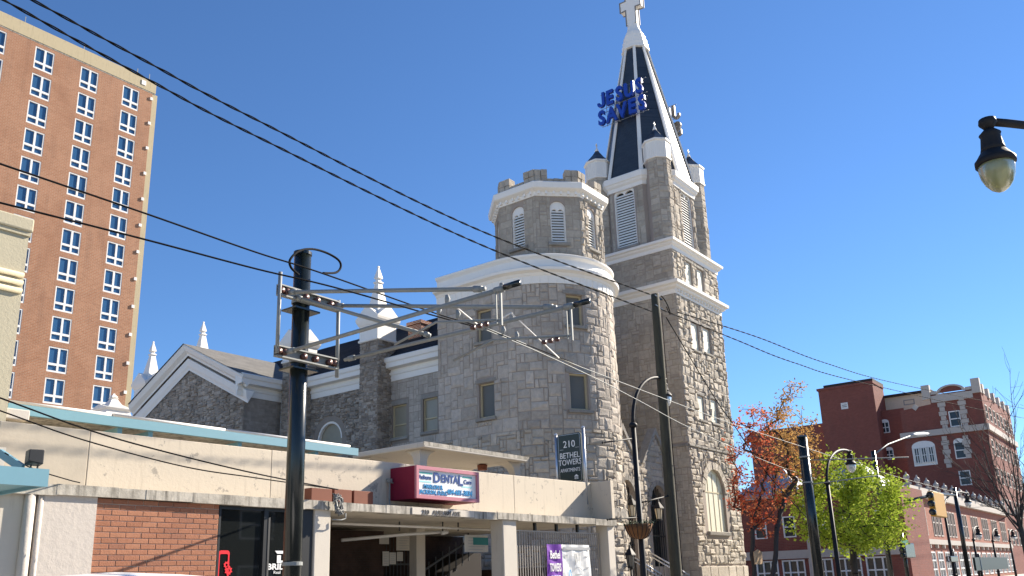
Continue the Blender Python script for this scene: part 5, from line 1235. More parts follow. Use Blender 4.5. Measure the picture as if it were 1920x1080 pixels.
# wires ----------------------------------------------------------------
def sag(pts, n=12): return smooth_path(pts, n)
def twisted(name, pts, label, r=.013, hr=.014, pitch=.9, mat='cable'):
    path = sag(pts, 60); s = 0; m1 = MB()
    ps = [[], [], []]
    for i, p in enumerate(path):
        if i: s += (p - path[i - 1]).length
        d = (path[min(i + 1, len(path) - 1)] - path[max(i - 1, 0)]).normalized(); a = d.cross(V((0, 0, 1))).normalized(); b = a.cross(d)
        for k in range(2): an = s / pitch * 2 * math.pi + k * math.pi; ps[k].append(p + (a * math.cos(an) + b * math.sin(an)) * hr)
    root = thing(name, label, 'cable', tuple(path[0]), 'twisted overhead cables')
    for k in range(2): m = MB(); m.tube(ps[k], r, 5); m.build('strand', mat, root, True)
    return root
Yw = 12.8
def wy(px, py, Y=Yw): return at_y(px, py, Y)
ext = lambda a, b, t_: b + (a - b) * t_
w1 = [wy(61, 0), wy(274, 115), wy(480, 224), wy(900, 432), wy(1219, 552)]; w1 = [ext(w1[0], w1[1], 2.2)] + w1
twisted('overhead_cable', w1, 'upper of two twisted black cables crossing the sky down to the wooden pole')
w2 = [ext(wy(7, 0), wy(289, 155), 2.0), wy(7, 0), wy(289, 155), wy(480, 255), wy(900, 458), wy(1222, 584)]
twisted('overhead_cable', w2, 'lower of two twisted black cables crossing the sky down to the wooden pole')
far1 = V((110, 13.6, 15)); 
twisted('overhead_cable', [wy(1270, 585, 12.8), wy(1420, 632, 12.9), wy(1546, 680, 12.9), wy(1691, 721, 12.9), at_y(1920, 766, 10.5), at_y(2100, 800, 7)], 'upper twisted cable running right from the wooden pole past the brick building', pitch=1.2)
twisted('overhead_cable', [wy(1240, 580, 12.8), wy(1380, 637, 12.8), wy(1489, 680, 12.8), wy(1636, 722, 12.8), at_y(1920, 784, 10.5), at_y(2100, 815, 7)], 'lower twisted cable running right from the wooden pole past the brick building', pitch=1.2)
def wire(name, pts, r, label, mat='cable', grp=None):
    m = MB(); m.tube(sag(pts, 8), r, 6); return tag(m.build(name, mat, None, True), label, 'wire', grp)
G = 'trolley wires'
wire('trolley_wire', [ext(at_z(0, 307, 6.5), at_z(272, 400, 6.5), 2.0)] + [at_z(*p, 6.5) for p in ((0, 307), (272, 400), (480, 473), (597, 510), (818, 588), (905, 615), (1074, 680))], .013, 'thick black wire sloping from the left edge to the trolley bracket, upper of the pair', grp=G)
wire('trolley_wire', [ext(at_z(0, 380, 6.0), at_z(268, 448, 6.0), 2.0)] + [at_z(*p, 6.0) for p in ((0, 380), (268, 448), (480, 504), (628, 539), (822, 594), (905, 616))], .013, 'thick black wire sloping from the left edge to the trolley bracket, lower of the pair', grp=G)
wire('trolley_wire', [at_z(*p, 6.5) for p in ((905, 612), (1074, 682), (1120, 700), (1284, 762), (1395, 802), (1515, 841), (1640, 881), (1700, 899), (1800, 925))], .010, 'thin grey trolley wire passing in front of the turret to the right black pole', 'galvanised', G)
wire('trolley_wire', [at_z(*p, 6.0) for p in ((905, 616), (1010, 660), (1120, 711), (1205, 755), (1287, 799), (1400, 850), (1500, 888), (1620, 925))], .010, 'thin grey trolley wire hanging lowest in front of the tower', 'galvanised', G)
wire('guy_wire', [wy(1249, 595), wy(1337, 741), wy(1381, 804), wy(1440, 890), wy(1540, 1000)], .02, 'slack dark cable falling from the wooden pole to the red tree')
G = 'service cables over the shopfront'
e_ = at_y(634, 918, 15.2)
wire('service_cable', [ext(at_y(0, 746, 14), at_y(157, 803, 14), 2.5)] + [at_y(*p, 14) for p in ((0, 746), (157, 803), (290, 842), (480, 888))] + [e_], .014, 'black service cable swooping across the cream parapet, upper one', grp=G)
wire('service_cable', [ext(at_y(0, 770, 14), at_y(157, 825, 14), 2.5)] + [at_y(*p, 14) for p in ((0, 770), (157, 825), (346, 875), (480, 896))] + [e_], .012, 'black service cable swooping across the cream parapet, lower one', grp=G)
wire('service_cable', [at_y(9, 849, 14.3), at_y(60, 878, 14.6), at_y(126, 899, 15.1), at_y(150, 905, 15.17)], .01, 'short thin cable running from the blue canopy to the ledge', grp=G)
# delta suspension hanging from the bracket
dl = thing('wire_hanger', 'pale wire delta with insulators holding the trolley wires under the bracket', 'hanger', tuple(at_z(905, 612, 6.4)))
for pp in (((838, 562), (900, 612)), ((915, 612), (958, 587)), ((958, 587), (1048, 671))):
    m = MB(); m.tube([at_z(*pp[0], 6.3), at_z(*pp[1], 6.3)], .014, 6); m.build('hanger_wire', 'white_pipe', dl, True)
for p in ((838, 562), (858, 590), (822, 583), (958, 595), (943, 620), (968, 630), (905, 612), (940, 540)):
    m = MB(); c = at_z(*p, 6.3); m.tube([c + V((0, 0, .09)), c + V((.02, 0, .02)), c + V((-.02, 0, -.08))], [.03, .05, .02], 8); m.build('insulator', 'galvanised', dl, True)

# wall lanterns by the doors and a post lantern on the pavement
plain('lantern_glass', (0.62, 0.52, 0.36), .4)
def lantern(c, s, label, post=False):
    t_ = thing('post_lantern' if post else 'wall_lantern', label, 'lantern', tuple(c))
    x, y, z = c
    MB().ngon((x, y), [(.10 * s, z), (.15 * s, z + .38 * s)], 6).build('lantern_glass', 'lantern_glass' if not post else 'grey_glass', t_)
    MB().ngon((x, y), [(.22 * s, z + .38 * s), (.20 * s, z + .42 * s), (.06 * s, z + .62 * s), (.03 * s, z + .74 * s)], 6 if not post else 4, math.pi / 4).build('lantern_roof', 'lamp_iron', t_)
    MB().ngon((x, y), [(.11 * s, z - .06 * s), (.12 * s, z)], 6).build('lantern_base', 'lamp_iron', t_)
    for k in range(6): a = k * math.pi / 3; m = MB(); m.bar((x + .105 * s * math.cos(a), y + .105 * s * math.sin(a), z), (x + .155 * s * math.cos(a), y + .155 * s * math.sin(a), z + .38 * s), .018 * s); m.build('lantern_bar', 'lamp_iron', t_)
    if post: m = MB(); m.tube([(x, y, .13), (x, y, z - .05 * s)], .04, 10); m.build('post', 'lamp_iron', t_, True)
    else: m = MB(); m.tube([(x, y, z + .7 * s), (x, y + .1, z + .8 * s), (x, PYY, z + .6 * s)], .02, 6); m.build('wall_bracket', 'lamp_iron', t_, True)
lantern(at_y(1186, 968, 19.4), 1.25, 'black wall lantern with amber glass left of the arched door by the turret')
lantern(at_y(1236, 973, 19.4), 1.25, 'black wall lantern with amber glass between the two arched doors')
lantern(at_y(1183, 1062, 16.6), 1.05, 'black post lantern with pyramid roof at the foot of the turret', True)

# ------------------------------------------------------------------ white car at the kerb, only its roof shows
car = thing('parked_car', 'white car whose roof just shows along the bottom left edge', 'car', (5.6, 9.4, 0))
plain('car_white', (0.80, 0.80, 0.80), .25, var=.01)
glass_mat('car_glass', (.02, .025, .03), .03)
plain('tyre', (.02, .02, .02), .8)
def car_ring(x, prof): return [V((x - .25, 9.4 + y, z + (.012 if z > 1.3 else 0))) for y, z in prof]
secs = [(3.05, .62, .95, 1.05), (3.25, .80, .98, 1.12), (4.0, .86, 1.03, 1.55), (4.5, .86, 1.05, 1.755), (5.4, .86, 1.05, 1.80), (6.2, .86, 1.04, 1.765), (6.8, .86, 1.02, 1.5), (7.2, .86, 1.0, 1.12), (7.9, .82, .92, .96), (8.1, .70, .8, .82)]
rings = []
for x, hw_, zbelt, zr in secs:
    tw_ = hw_ * (.80 if zr > 1.3 else .93)
    rings.append(car_ring(x, [(-hw_ * .95, .30), (-hw_, .55), (-hw_, zbelt * .92), (-hw_ * .97, zbelt), (-tw_, max(zr - .09, zbelt + .01)), (-tw_ * .7, zr - .02), (0, zr + .015), (tw_ * .7, zr - .02), (tw_, max(zr - .09, zbelt + .01)), (hw_ * .97, zbelt), (hw_, zbelt * .92), (hw_, .55), (hw_ * .95, .30)]))
m = MB(); m.loft(rings); body = m.build('body', 'car_white', car, True)
for s in (-1, 1):
    m = MB(); m.poly([(3.9, 9.4 + s * .872, 1.08), (6.5, 9.4 + s * .872, 1.08), (5.95, 9.4 + s * .74, 1.62), (4.35, 9.4 + s * .74, 1.62)]); m.build('side_window', 'car_glass', body)
    for x in (3.75, 6.85): m = MB(); m.tube([(x, 9.4 + s * .70, .33), (x, 9.4 + s * .88, .33)], .33, 20); wl = m.build('wheel', 'tyre', car, True); m = MB(); m.tube([(x, 9.4 + s * .86, .33), (x, 9.4 + s * .89, .33)], .2, 16); m.build('rim', 'aluminium', wl, True)
    m = MB(); m.box(7.73, 7.84, 9.4 + s * .55 - .15, 9.4 + s * .55 + .15, .62, .76); m.build('headlight', 'sign_white', car)

# ------------------------------------------------------------------ beyond the crossing: brick buildings
brick_mat('dark_red_brick', (0.19, 0.06, 0.046), (0.23, 0.074, 0.056), (0.21, 0.11, 0.09), .4, .14, .012, dirt=(0.14, 0.05, 0.04))
brick_mat('pink_brick', (0.31, 0.115, 0.078), (0.37, 0.145, 0.098), (0.38, 0.24, 0.19), .4, .14, .012, dirt=(0.26, 0.10, 0.065))
plain('terracotta_white', (0.45, 0.40, 0.35), .7, var=.1)
plain('penthouse_cream', (0.55, 0.50, 0.38), .8)
plain('tin_roof', (0.30, 0.32, 0.37), .6, metal=.0, var=.15)
plain('far_glass', (0.03, 0.035, 0.04), .15, spec=.35)
plain('amber', (0.55, 0.28, 0.02), .5)
plain('street_green', (0.01, 0.20, 0.10), .5)

def framed_window(F_, h, parent, frame='window_white', glass='far_glass', bars=(1, 1), arched=0.0, f=None, d=.0, name='window'):
    ua, ub, va, vb = h; f = f or (ub - ua) * .09; m = MB()
    for q in ((ua, ua + f, va, vb), (ub - f, ub, va, vb), (ua + f, ub - f, va, va + f), (ua + f, ub - f, vb - f, vb)): fbox(m, F_, *q, d - .25, d + .05)
    for k in range(bars[0]): u = ua + (ub - ua) * (k + 1) / (bars[0] + 1); fbox(m, F_, u - f / 2, u + f / 2, va + f, vb - f, d - .2, d + .03)
    us_ = [ua + f] + [x for k in range(bars[0]) for x in (ua + (ub - ua) * (k + 1) / (bars[0] + 1) - f / 2, ua + (ub - ua) * (k + 1) / (bars[0] + 1) + f / 2)] + [ub - f]
    for k in range(bars[1]):
        v = va + (vb - va) * (k + 1) / (bars[1] + 1)
        for a, b in zip(us_[::2], us_[1::2]): fbox(m, F_, a, b, v - f / 2, v + f / 2, d - .2, d + .03)
    fr = m.build(name, frame, parent); m = MB(); m.poly([F_(ua + f * .5, va + f * .5, d - .12), F_(ub - f * .5, va + f * .5, d - .12), F_(ub - f * .5, vb - f * .5, d - .12), F_(ua + f * .5, vb - f * .5, d - .12)]); m.build('pane', glass, fr)
    if arched:
        m = MB(); um, hw = (ua + ub) / 2, (ub - ua) / 2; n = 10
        pts_ = [(um - hw * math.cos(math.pi * k / n), vb + arched * math.sin(math.pi * k / n)) for k in range(n + 1)]
        m.prism([F_(a, b, d - .2) for a, b in pts_], F_.N * .24); m.build('arch_head', frame, fr)
    return fr

OXF = 136.0
odd = thing('brick_apartment_block', 'tall dark red brick block with white quoins and ornate parapet at the right', 'building', (140, 30, 0))
Fo = west(OXF, 0)
def ob(px, py, F_=None): return px_uv(F_ or Fo, px, py)
uA = ob(1843, 760)[0]; uB = ob(1690, 790)[0]; ztopA = ob(1843, 735)[1]; ztopB = ob(1692, 770)[1]
wins = [hole(Fo, 1780, 770, 1802, 800), hole(Fo, 1790, 828, 1811, 860), hole(Fo, 1799, 882, 1821, 910), hole(Fo, 1712, 836, 1756, 873)]
m = MB(); wall(m, Fo, uB, uA, 0, ztopB - .6, wins, .3)
zA = ob(1800, 733)[1]
uM = ob(1743, 745)[0]
m.poly([Fo(uM, ztopB - .6), Fo(uA, ztopB - .6), Fo(uA, zA), Fo(uM, zA)]); m.poly([Fo(uB, ztopB - .6), Fo(uM, ztopB - .6), Fo(uM, ztopB + .4), Fo(uB, ztopB)])
Ff2 = front(-uA, OXF); LFx = 26
fz = [(1.2 + 3.2 * k, 3.0 + 3.2 * k, z, z + 2.2) for k in range(8) for z in (4.0, 8.2, 12.4, 16.4, 21.4)]
wall(m, Ff2, 0, LFx, 0, zA - .5, fz, .3)
m.build('brick_wall', 'dark_red_brick', odd)
for k, h in enumerate(wins[:3]): framed_window(Fo, h, odd, bars=(0, 1), arched=.5 if k == 1 else .0)
fw_ = framed_window(Fo, wins[3], odd, bars=(0, 0), arched=.75, f=.2)
tw3 = wins[3]; wd3 = tw3[1] - tw3[0]
m = MB(); fbox(m, Fo, tw3[0] + .1, tw3[1] - .1, tw3[2] + .1, tw3[3] - .1, -.11, -.06); m.build('window_panel', 'window_white', fw_)
for k in range(3): framed_window(Fo, (tw3[0] + wd3 * (.08 + .31 * k), tw3[0] + wd3 * (.30 + .31 * k), tw3[2] + .4, tw3[3] - .2), odd, bars=(1, 1), f=.09, d=.14)
for h in fz: framed_window(Ff2, h, odd, 'terracotta_white', bars=(0, 1))
zb0 = ob(1760, 812)[1]; m = MB(); fbox(m, Fo, uB - .4, uA + .35, zb0 - .3, zb0 + .55, 0, .35); fbox(m, Ff2, 0, LFx, zb0 - .3, zb0 + .55, 0, .34); m.build('belt_course', 'terracotta_white', odd)
rq = random.Random(4)
for pxa, pya, pyb in ((1763, 745, 806), (1801, 742, 803), (1771, 822, 878), (1810, 818, 860)):
    u, z1_ = ob(pxa, pya); z0_ = ob(pxa, pyb)[1]; z = z0_; k = 0
    while z < z1_:
        w_ = .52 if k % 2 else .34; m = MB(); fbox(m, Fo, u - w_, u + w_, z + .02, z + .62, -.05, .14); m.build('quoin', 'terracotta_white', odd); z += .65; k += 1
# ornate stepped parapet
uc = ob(1782, 730)[0]; hw = 3.3
m = MB(); fbox(m, Fo, uc - hw + .56, uc + hw - .56, zA - 1.2, zA - .2, .0, .22); m.build('parapet_band', 'terracotta_white', odd)
for u in (uc - hw, uc + hw): m = MB(); fbox(m, Fo, u - .55, u + .55, zA - .6, zA + 1.5, -.6, .3); m.build('parapet_pier', 'terracotta_white', odd)
if uA - uc - hw > 1.3: m = MB(); fbox(m, Fo, uA - .6, uA + .37, zA - .55, zA + 1.7, -.85, .33); m.build('parapet_pier', 'terracotta_white', odd)
n = 10; m = MB()
for k in range(n):
    a0, a1 = math.pi * k / n, math.pi * (k + 1) / n; m.prism([Fo(uc - r * math.cos(t_), zA + .1 + r * .55 * math.sin(t_), -.3) for r, t_ in ((1.5, a0), (1.5, a1), (1.9, a1), (1.9, a0))], Fo.N * .5)
m.build('parapet_arch', 'terracotta_white', odd)
for a, b in ((uc - hw + .6, uc - 1.9), (uc + 1.9, uc + hw - .6)) + (((uc + hw + .6, uA - .65),) if uA - uc - hw > 1.3 else ()): m = MB(); fbox(m, Fo, a, b, zA, zA + .45, -.3, .2); m.build('parapet_coping', 'terracotta_white', odd)
for k in range(6): m = MB(); fbox(m, Ff2, 1 + k * 4.5, 2.2 + k * 4.5, zA - .6, zA + .8, -.5, .2); m.build('parapet_pier', 'terracotta_white', odd)
m = MB(); m.poly([Fo(uc - 1.5 * math.cos(math.pi * k / n), zA + .1 + 1.5 * .55 * math.sin(math.pi * k / n), .0) for k in range(n + 1)]); m.build('parapet_field', 'dark_red_brick', odd)
m = MB(); u, v = ob(1716, 764); m.prism([Fo(u - .5, v, 0), Fo(u, v - .5, 0), Fo(u + .5, v, 0), Fo(u, v + .5, 0)], Fo.N * .12); m.build('diamond_tile', 'terracotta_white', odd)
# recessed middle bay, stair tower, penthouse
Fm = west(OXF + 2.5, 0); ua_, ub_ = ob(1640, 850, Fm)[0], ob(1694, 850, Fm)[0]
hm = [hole(Fm, 1652, 791, 1668, 812), hole(Fm, 1660, 843, 1676, 862)]
m = MB(); wall(m, Fm, ua_, ub_ + 1, 0, ob(1670, 768, Fm)[1], hm, .3); m.build('recess_wall', 'dark_red_brick', odd)
for h in hm: framed_window(Fm, h, odd, bars=(1, 1), arched=.4)
Fpz = west(OXF + 6, 0); a_ = ob(1650, 750, Fpz)[0]; b_ = ob(1745, 740, Fpz)[0]; z1_ = ob(1700, 741, Fpz)[1]; z0_ = ztopB - 1
m = MB(); p = [Fpz(a_, z0_), Fpz(b_, z0_), Fpz(b_, z1_), Fpz(a_, z1_)]; m.prism(p, (8, 0, 0)); m.build('penthouse', 'penthouse_cream', odd)
m = MB(); m.prism([Fpz(a_ - .5, z1_, .5), Fpz(b_ + .2, z1_, .5), Fpz(b_ + .2, z1_ + .35, .5), Fpz(a_ - .5, z1_ + .35, .5)], (9, 0, 0)); m.build('penthouse_roof', 'garage_dark', odd)
framed_window(Fpz, hole(Fpz, 1694, 749, 1715, 759), odd, 'galvanised', bars=(0, 0))
uT0, uT1 = ob(1536, 750)[0], ob(1640, 750)[0]; zT = ob(1590, 725)[1]
hv = hole(Fo, 1577, 755, 1590, 767)
m = MB(); wall(m, Fo, uT0, uT1, 0, zT, [hv], .3); Fts = front(-uT1, OXF); wall(m, Fts, 0, 6, 0, zT); m.build('stair_tower', 'dark_red_brick', odd)
m = MB(); fbox(m, Fo, uT0 - .2, uT1 + .1, zT, zT + .35, -6, .15); m.build('tower_coping', 'dark_red_brick', odd)
m = MB(); fbox(m, Fo, uT0 + .9, uT1 + .1, zT + .35, zT + .75, -6, .0); m.build('tower_cap', 'garage_dark', odd)
fr = framed_window(Fo, hv, odd, bars=(0, 3), f=.14)
m = MB(); uL = ob(1400, 800)[0]; zL = ob(1500, 797)[1]; wall(m, west(OXF + 1, 0), uL, uT0, 0, zL); m.build('rear_wing', 'dark_red_brick', odd)

# two-storey pink brick shop row along the street
ann = thing('shop_row', 'long two-storey pink brick shop row with urns along its parapet', 'building', (100, 22, 0))
AX0, AX1, AYF = 83.9, 135.4, 19.0; Fan = front(AYF, AX0); LA = AX1 - AX0
up_w = [(.9 + g * 6.4 + q * 1.45, 1.95 + g * 6.4 + q * 1.45, 4.35, 6.9) for g in range(8) for q in range(3) if .9 + g * 6.4 + q * 1.45 + 1.2 < LA]
lo_w = [(.9 + g * 3.2, 3.2 + g * 3.2, .5, 2.9) for g in range(16) if 3.3 + g * 3.2 < LA]
m = MB(); wall(m, Fan, 0, LA, 0, 8.1, up_w + lo_w, .3); Faw = west(AX0, AYF + 12); wall(m, Faw, 0, 12, 0, 8.1); m.build('brick_wall', 'pink_brick', ann)
for h in up_w: framed_window(Fan, h, ann, 'terracotta_white', bars=(0, 1), f=.12)
for h in lo_w: framed_window(Fan, h, ann, bars=(1, 2), f=.14)
m = MB(); fbox(m, Fan, -.1, LA, 3.55, 4.0, 0, .3); fbox(m, Faw, 0, 12.3, 3.55, 4.0, 0, .3); m.build('belt_course', 'terracotta_white', ann)
m = MB(); fbox(m, Fan, -.1, LA, 7.75, 8.15, 0, .45); fbox(m, Faw, 0, 12.3, 7.75, 8.15, 0, .45); fbox(m, Fan, 0, LA, 8.15, 8.75, -.3, .05); fbox(m, Faw, 0, 12, 8.15, 8.75, -.3, .05); m.build('cornice', 'terracotta_white', ann)
for k in range(18): m = MB(); fbox(m, Fan, 1 + k * 2.9, 1.25 + k * 2.9, 3.2, 3.55, .02, .28); m.build('bracket', 'terracotta_white', ann)
for k in range(14):
    u = .3 + k * 3.9
    if u < LA: c = Fan(u, 8.75, -.1); MB().ngon((c.x, c.y), [(.36, 8.75), (.36, 8.95), (.12, 9.0), (.12, 9.1), (.28, 9.35), (.26, 9.55), (.09, 9.7), (.05, 9.9)], 8).build('urn', 'terracotta_white', ann)
m = MB(); fbox(m, Fan, 2, LA, 8.75, 8.78, -12, -.3); m.build('flat_roof', 'garage_dark', ann)

# low corner building with grey metal roof behind the trees
cb_ = thing('corner_shop', 'two-storey brick corner building with grey metal hip roof behind the trees', 'building', (80, 30, 0))
BXF = 76.0; Fc_ = west(BXF, 0)
u0_ = px_uv(Fc_, 1392, 1000)[0]; u1_ = px_uv(Fc_, 1700, 1000)[0]; ze_ = px_uv(Fc_, 1500, 925)[1]
sh = [(u0_ + 1 + k * 2.35, u0_ + 3.0 + k * 2.35, .4, 2.5) for k in range(7) if u0_ + 3.2 + k * 2.35 < u1_]
uw = [(u0_ + 1.2 + k * 2.6, u0_ + 2.3 + k * 2.6, 4.4, 6.2) for k in range(6) if u0_ + 2.5 + k * 2.6 < u1_]
m = MB(); wall(m, Fc_, u0_, u1_, 0, ze_, sh + uw, .3); m.poly([Fc_(u1_, 0), Fc_(u1_, 0, -7.5), Fc_(u1_, ze_, -7.5), Fc_(u1_, ze_)]); m.build('brick_wall', 'dark_red_brick', cb_)
for h in sh: framed_window(Fc_, h, cb_, bars=(2, 1), f=.12)
for h in uw: framed_window(Fc_, h, cb_, bars=(0, 1))
m = MB(); fbox(m, Fc_, u0_ - .1, u1_ + .1, 2.6, 3.3, 0, .25); m.build('shop_fascia', 'terracotta_white', cb_)
m = MB(); fbox(m, Fc_, u0_ - .3, u1_ + .3, ze_ - .25, ze_, 0, .5); m.build('eaves_band', 'terracotta_white', cb_)
um_ = (u0_ + u1_) / 2 - 1.0
u_r = px_uv(Fc_, 1655, 900)[0]
for ra, rb in ((u0_ - .3, um_), (um_ + .4, u_r)):
    k = MB(); zr = ze_ + 2.6; d_ = 2.6
    p = [Fc_(ra, ze_, .5), Fc_(rb, ze_, .5), Fc_(rb, ze_, -7.8), Fc_(ra, ze_, -7.8), Fc_(ra + d_, zr, -3), Fc_(rb - d_, zr, -3)]
    k.poly([p[0], p[1], p[5], p[4]]); k.poly([p[1], p[2], p[5]]); k.poly([p[2], p[3], p[4], p[5]]); k.poly([p[3], p[0], p[4]]); hr = k.build('hip_roof', 'tin_roof', cb_)
    for q in range(12):
        u = ra + .3 + (rb - ra - .6) * q / 11; t_ = min(1, (u - ra) / d_, (rb - u) / d_); m = MB(); m.bar(Fc_(u, ze_ + .03, .5), Fc_(u, ze_ + .03 + 2.6 * t_, .5 - 3.5 * t_), .07); m.build('roof_seam', 'tin_roof', hr)
m = MB(); fbox(m, Fc_, um_ - .1, um_ + .35, 0, ze_ + .6, 0, .35); m.build('pilaster', 'terracotta_white', cb_)

# ------------------------------------------------------------------ trees
plain('bark', (0.055, 0.045, 0.038), .95, var=.25, bump=.6, bscale=14)
def leaf_mat(name, a, b_, trans=.35):
    m, t, b = new_mat(name); at = nn(t, 'ShaderNodeAttribute', attribute_name='tint'); c = mix(t, at.outputs['Fac'], a, b_)
    tr = nn(t, 'ShaderNodeBsdfTranslucent'); df = nn(t, 'ShaderNodeBsdfDiffuse'); ms = nn(t, 'ShaderNodeMixShader'); ms.inputs[0].default_value = trans
    lk(t, c, tr.inputs[0]); lk(t, c, df.inputs[0]); lk(t, df.outputs[0], ms.inputs[1]); lk(t, tr.outputs[0], ms.inputs[2]); lk(t, ms.outputs[0], t.nodes['Material Output'].inputs[0])
leaf_mat('leaf_red', (0.55, 0.09, 0.05), (0.74, 0.30, 0.14)); leaf_mat('leaf_orange', (0.42, 0.22, 0.07), (0.60, 0.38, 0.14)); leaf_mat('leaf_green', (0.25, 0.34, 0.03), (0.46, 0.54, 0.09)); leaf_mat('bud_brown', (0.12, 0.07, 0.05), (0.2, 0.1, 0.07))
def tree(name, label, base, crown, ntips, nleaf, lsz, leaf, seed, trunk_r=.12, fork=None, bark='bark', spread=.35, tip_shape=None, clump=.3, minr=.008):
    """attractor tree: limbs reach for scattered tips, radius follows the number of tips carried"""
    rg = random.Random(seed); base = V(base)
    root = thing(name, label, 'tree', tuple(base))
    cx, cy, cz, rx, ry, rz = crown
    fork = fork or cz - rz * .75
    nodes = [base]; par = [-1]
    steps = 6; top = V((base.x + (cx - base.x) * .35, base.y + (cy - base.y) * .35, fork))
    for k in range(1, steps + 1): p = base.lerp(top, k / steps); nodes.append(p + V((rg.uniform(-.05, .05), rg.uniform(-.05, .05), 0))); par.append(len(nodes) - 2)
    tips = []
    while len(tips) < ntips:
        x, y, z = rg.uniform(-1, 1), rg.uniform(-1, 1), rg.uniform(-1, 1); r = x * x + y * y + z * z
        if r > 1 or r < .12: continue
        lump = 1 + .25 * math.sin(3.1 * x + seed) * math.cos(4.3 * y + z * 3)
        p = V((cx + x * rx * lump, cy + y * ry * lump, cz + z * rz * lump))
        if tip_shape and not tip_shape(x, y, z): continue
        if p.z < fork - .3: continue
        tips.append(p)
    tips.sort(key=lambda p: (p - nodes[-1]).length)
    tip_ids = []
    for p in tips:
        best, bi = 1e9, 0
        for i, q in enumerate(nodes):
            if i < 3: continue
            d = (p - q).length + .25 * max(0, q.z - p.z) * 2
            if d < best: best, bi = d, i
        q = nodes[bi]; L = (p - q).length; n = max(1, int(L / .35)); prev = bi
        for k in range(1, n + 1):
            t_ = k / n; c = q.lerp(p, t_) + V((rg.uniform(-.05, .05), rg.uniform(-.05, .05), rg.uniform(-.04, .04) + .12 * L * math.sin(math.pi * t_) * .35))
            nodes.append(c); par.append(prev); prev = len(nodes) - 1
        tip_ids.append(prev)
    cnt = [0] * len(nodes)
    for i in tip_ids:
        while i >= 0: cnt[i] += 1; i = par[i]
    mx = max(cnt); rad = [max(minr, trunk_r * math.sqrt(c / mx)) for c in cnt]
    tr_, limb = MB(), MB()
    for i in range(1, len(nodes)):
        j = par[i]; (tr_ if i <= steps else limb).tube([nodes[j], nodes[i]], [min(rad[j], rad[i] * 1.5), rad[i]], 8 if rad[i] > .04 else 4, cap=False)
    tr_.build('trunk', bark, root, True); o = limb.build('limbs', bark, root, True)
    m = MB()
    for k in range(nleaf):
        i = rg.choice(tip_ids); back = rg.randint(0, 3)
        for _ in range(back):
            if par[i] > steps: i = par[i]
        c = nodes[i] + V((rg.gauss(0, clump), rg.gauss(0, clump), rg.gauss(0, clump * .7))); s = lsz * rg.uniform(.6, 1.3)
        d = V((rg.gauss(0, 1), rg.gauss(0, 1), rg.gauss(0, .6))).normalized(); e = d.cross(V((rg.gauss(0, 1), rg.gauss(0, 1), rg.gauss(0, 1)))).normalized()
        m.poly([c, c + d * s * .5 + e * s * .33, c + d * s, c + d * s * .5 - e * s * .33], rg.random())
    if nleaf: m.build('crown', leaf, root)
    return root
# red-budded tree and tan tree by the church, green street tree, bare tree at the right
b1 = at_y(1409, 1078, 15.0); c1_ = at_y(1408, 900, 15.0); t1 = at_y(1400, 772, 15.0); hw_ = (at_y(1462, 900, 15).x - at_y(1385, 900, 15).x) * .30
tree('red_tree', 'slim tree with sparse red blossom beside the stone tower', (b1.x, 15.0, .13), (c1_.x + .6, 15.0, c1_.z + .3, 1.5, 1.5, 3.3), 160, 3600, .13, 'leaf_red', 3, .10, clump=.15)
b2 = at_y(1438, 1078, 14.2); c2_ = at_y(1480, 830, 14.2)
tree('tan_tree', 'tall tree with tan and orange young leaves behind the red tree', (b2.x, 14.2, .13), (c2_.x + .3, 14.2, c2_.z, 2.6, 1.3, 2.9), 190, 4200, .13, 'leaf_orange', 8, .11, fork=3.4, clump=.17)
b4 = at_y(1425, 1078, 14.6); c4_ = at_y(1440, 960, 14.6)
b3 = at_y(1602, 1079, 12.6); c3_ = at_y(1597, 958, 12.6); rx3 = (at_y(1700, 958, 12.6).x - at_y(1490, 958, 12.6).x) / 2
rr3 = (at_y(1597, 958, 12.6) - V((0, 0, EYE))).length * 108 / FPX
tree('green_tree', 'round bright green street tree in front of the brick corner building', (b3.x, 12.6, .13), (c3_.x, 12.6, c3_.z + .2, rr3 * .95, rr3 * .95, rr3 * .83), 330, 15000, .16, 'leaf_green', 12, .16, clump=.24)
# bare tree: a fan of long thin twigs from a trunk at the frame edge
bt = thing('bare_tree', 'leafless dark tree with fine fanning twigs at the right edge', 'tree', tuple(at_y(1935, 1080, 2.2).xy) + (.13,))
rb = random.Random(31); BY_ = 2.2
XBT = 22.0
k0 = at_x(1935, 1078, XBT); k1 = at_x(1908, 965, XBT); bt.location = (k0.x, k0.y, .13)
m = MB(); m.tube([V((k0.x, k0.y, .13)), k0, k0.lerp(k1, .5) + V((.03, 0, 0)), k1], [.10, .075, .06, .05], 8); m.build('trunk', 'bark', bt, True)
tw_ = MB()
def twig(p, d, L, r, lev):
    n = 7; pts_ = [p]; q = p.copy(); dd = d.normalized(); kids = []
    for k in range(n):
        dd = (dd + V((rb.gauss(0, .07), rb.gauss(0, .07), rb.gauss(0, .05) + .02))).normalized(); q = q + dd * L / n; pts_.append(q.copy())
        if lev < 2 and k > 0 and rb.random() < (.95 if lev < 2 else .5): kids.append((q.copy(), (dd + V((rb.gauss(0, .45), rb.gauss(0, .45), rb.gauss(0, .35)))).normalized(), L * rb.uniform(.25, .5), r * .5))
    tw_.tube(pts_, [max(.003, r * (1 - .75 * k / n)) for k in range(n + 1)], 5 if lev == 0 else 3, cap=False)
    for c in kids: twig(*c, lev + 1)
tg = [(1775, 800), (1800, 770), (1790, 850), (1815, 885), (1835, 790), (1850, 830), (1872, 745), (1880, 800), (1895, 735), (1910, 790), (1925, 740), (1830, 930), (1940, 820), (1860, 900), (1955, 780)]
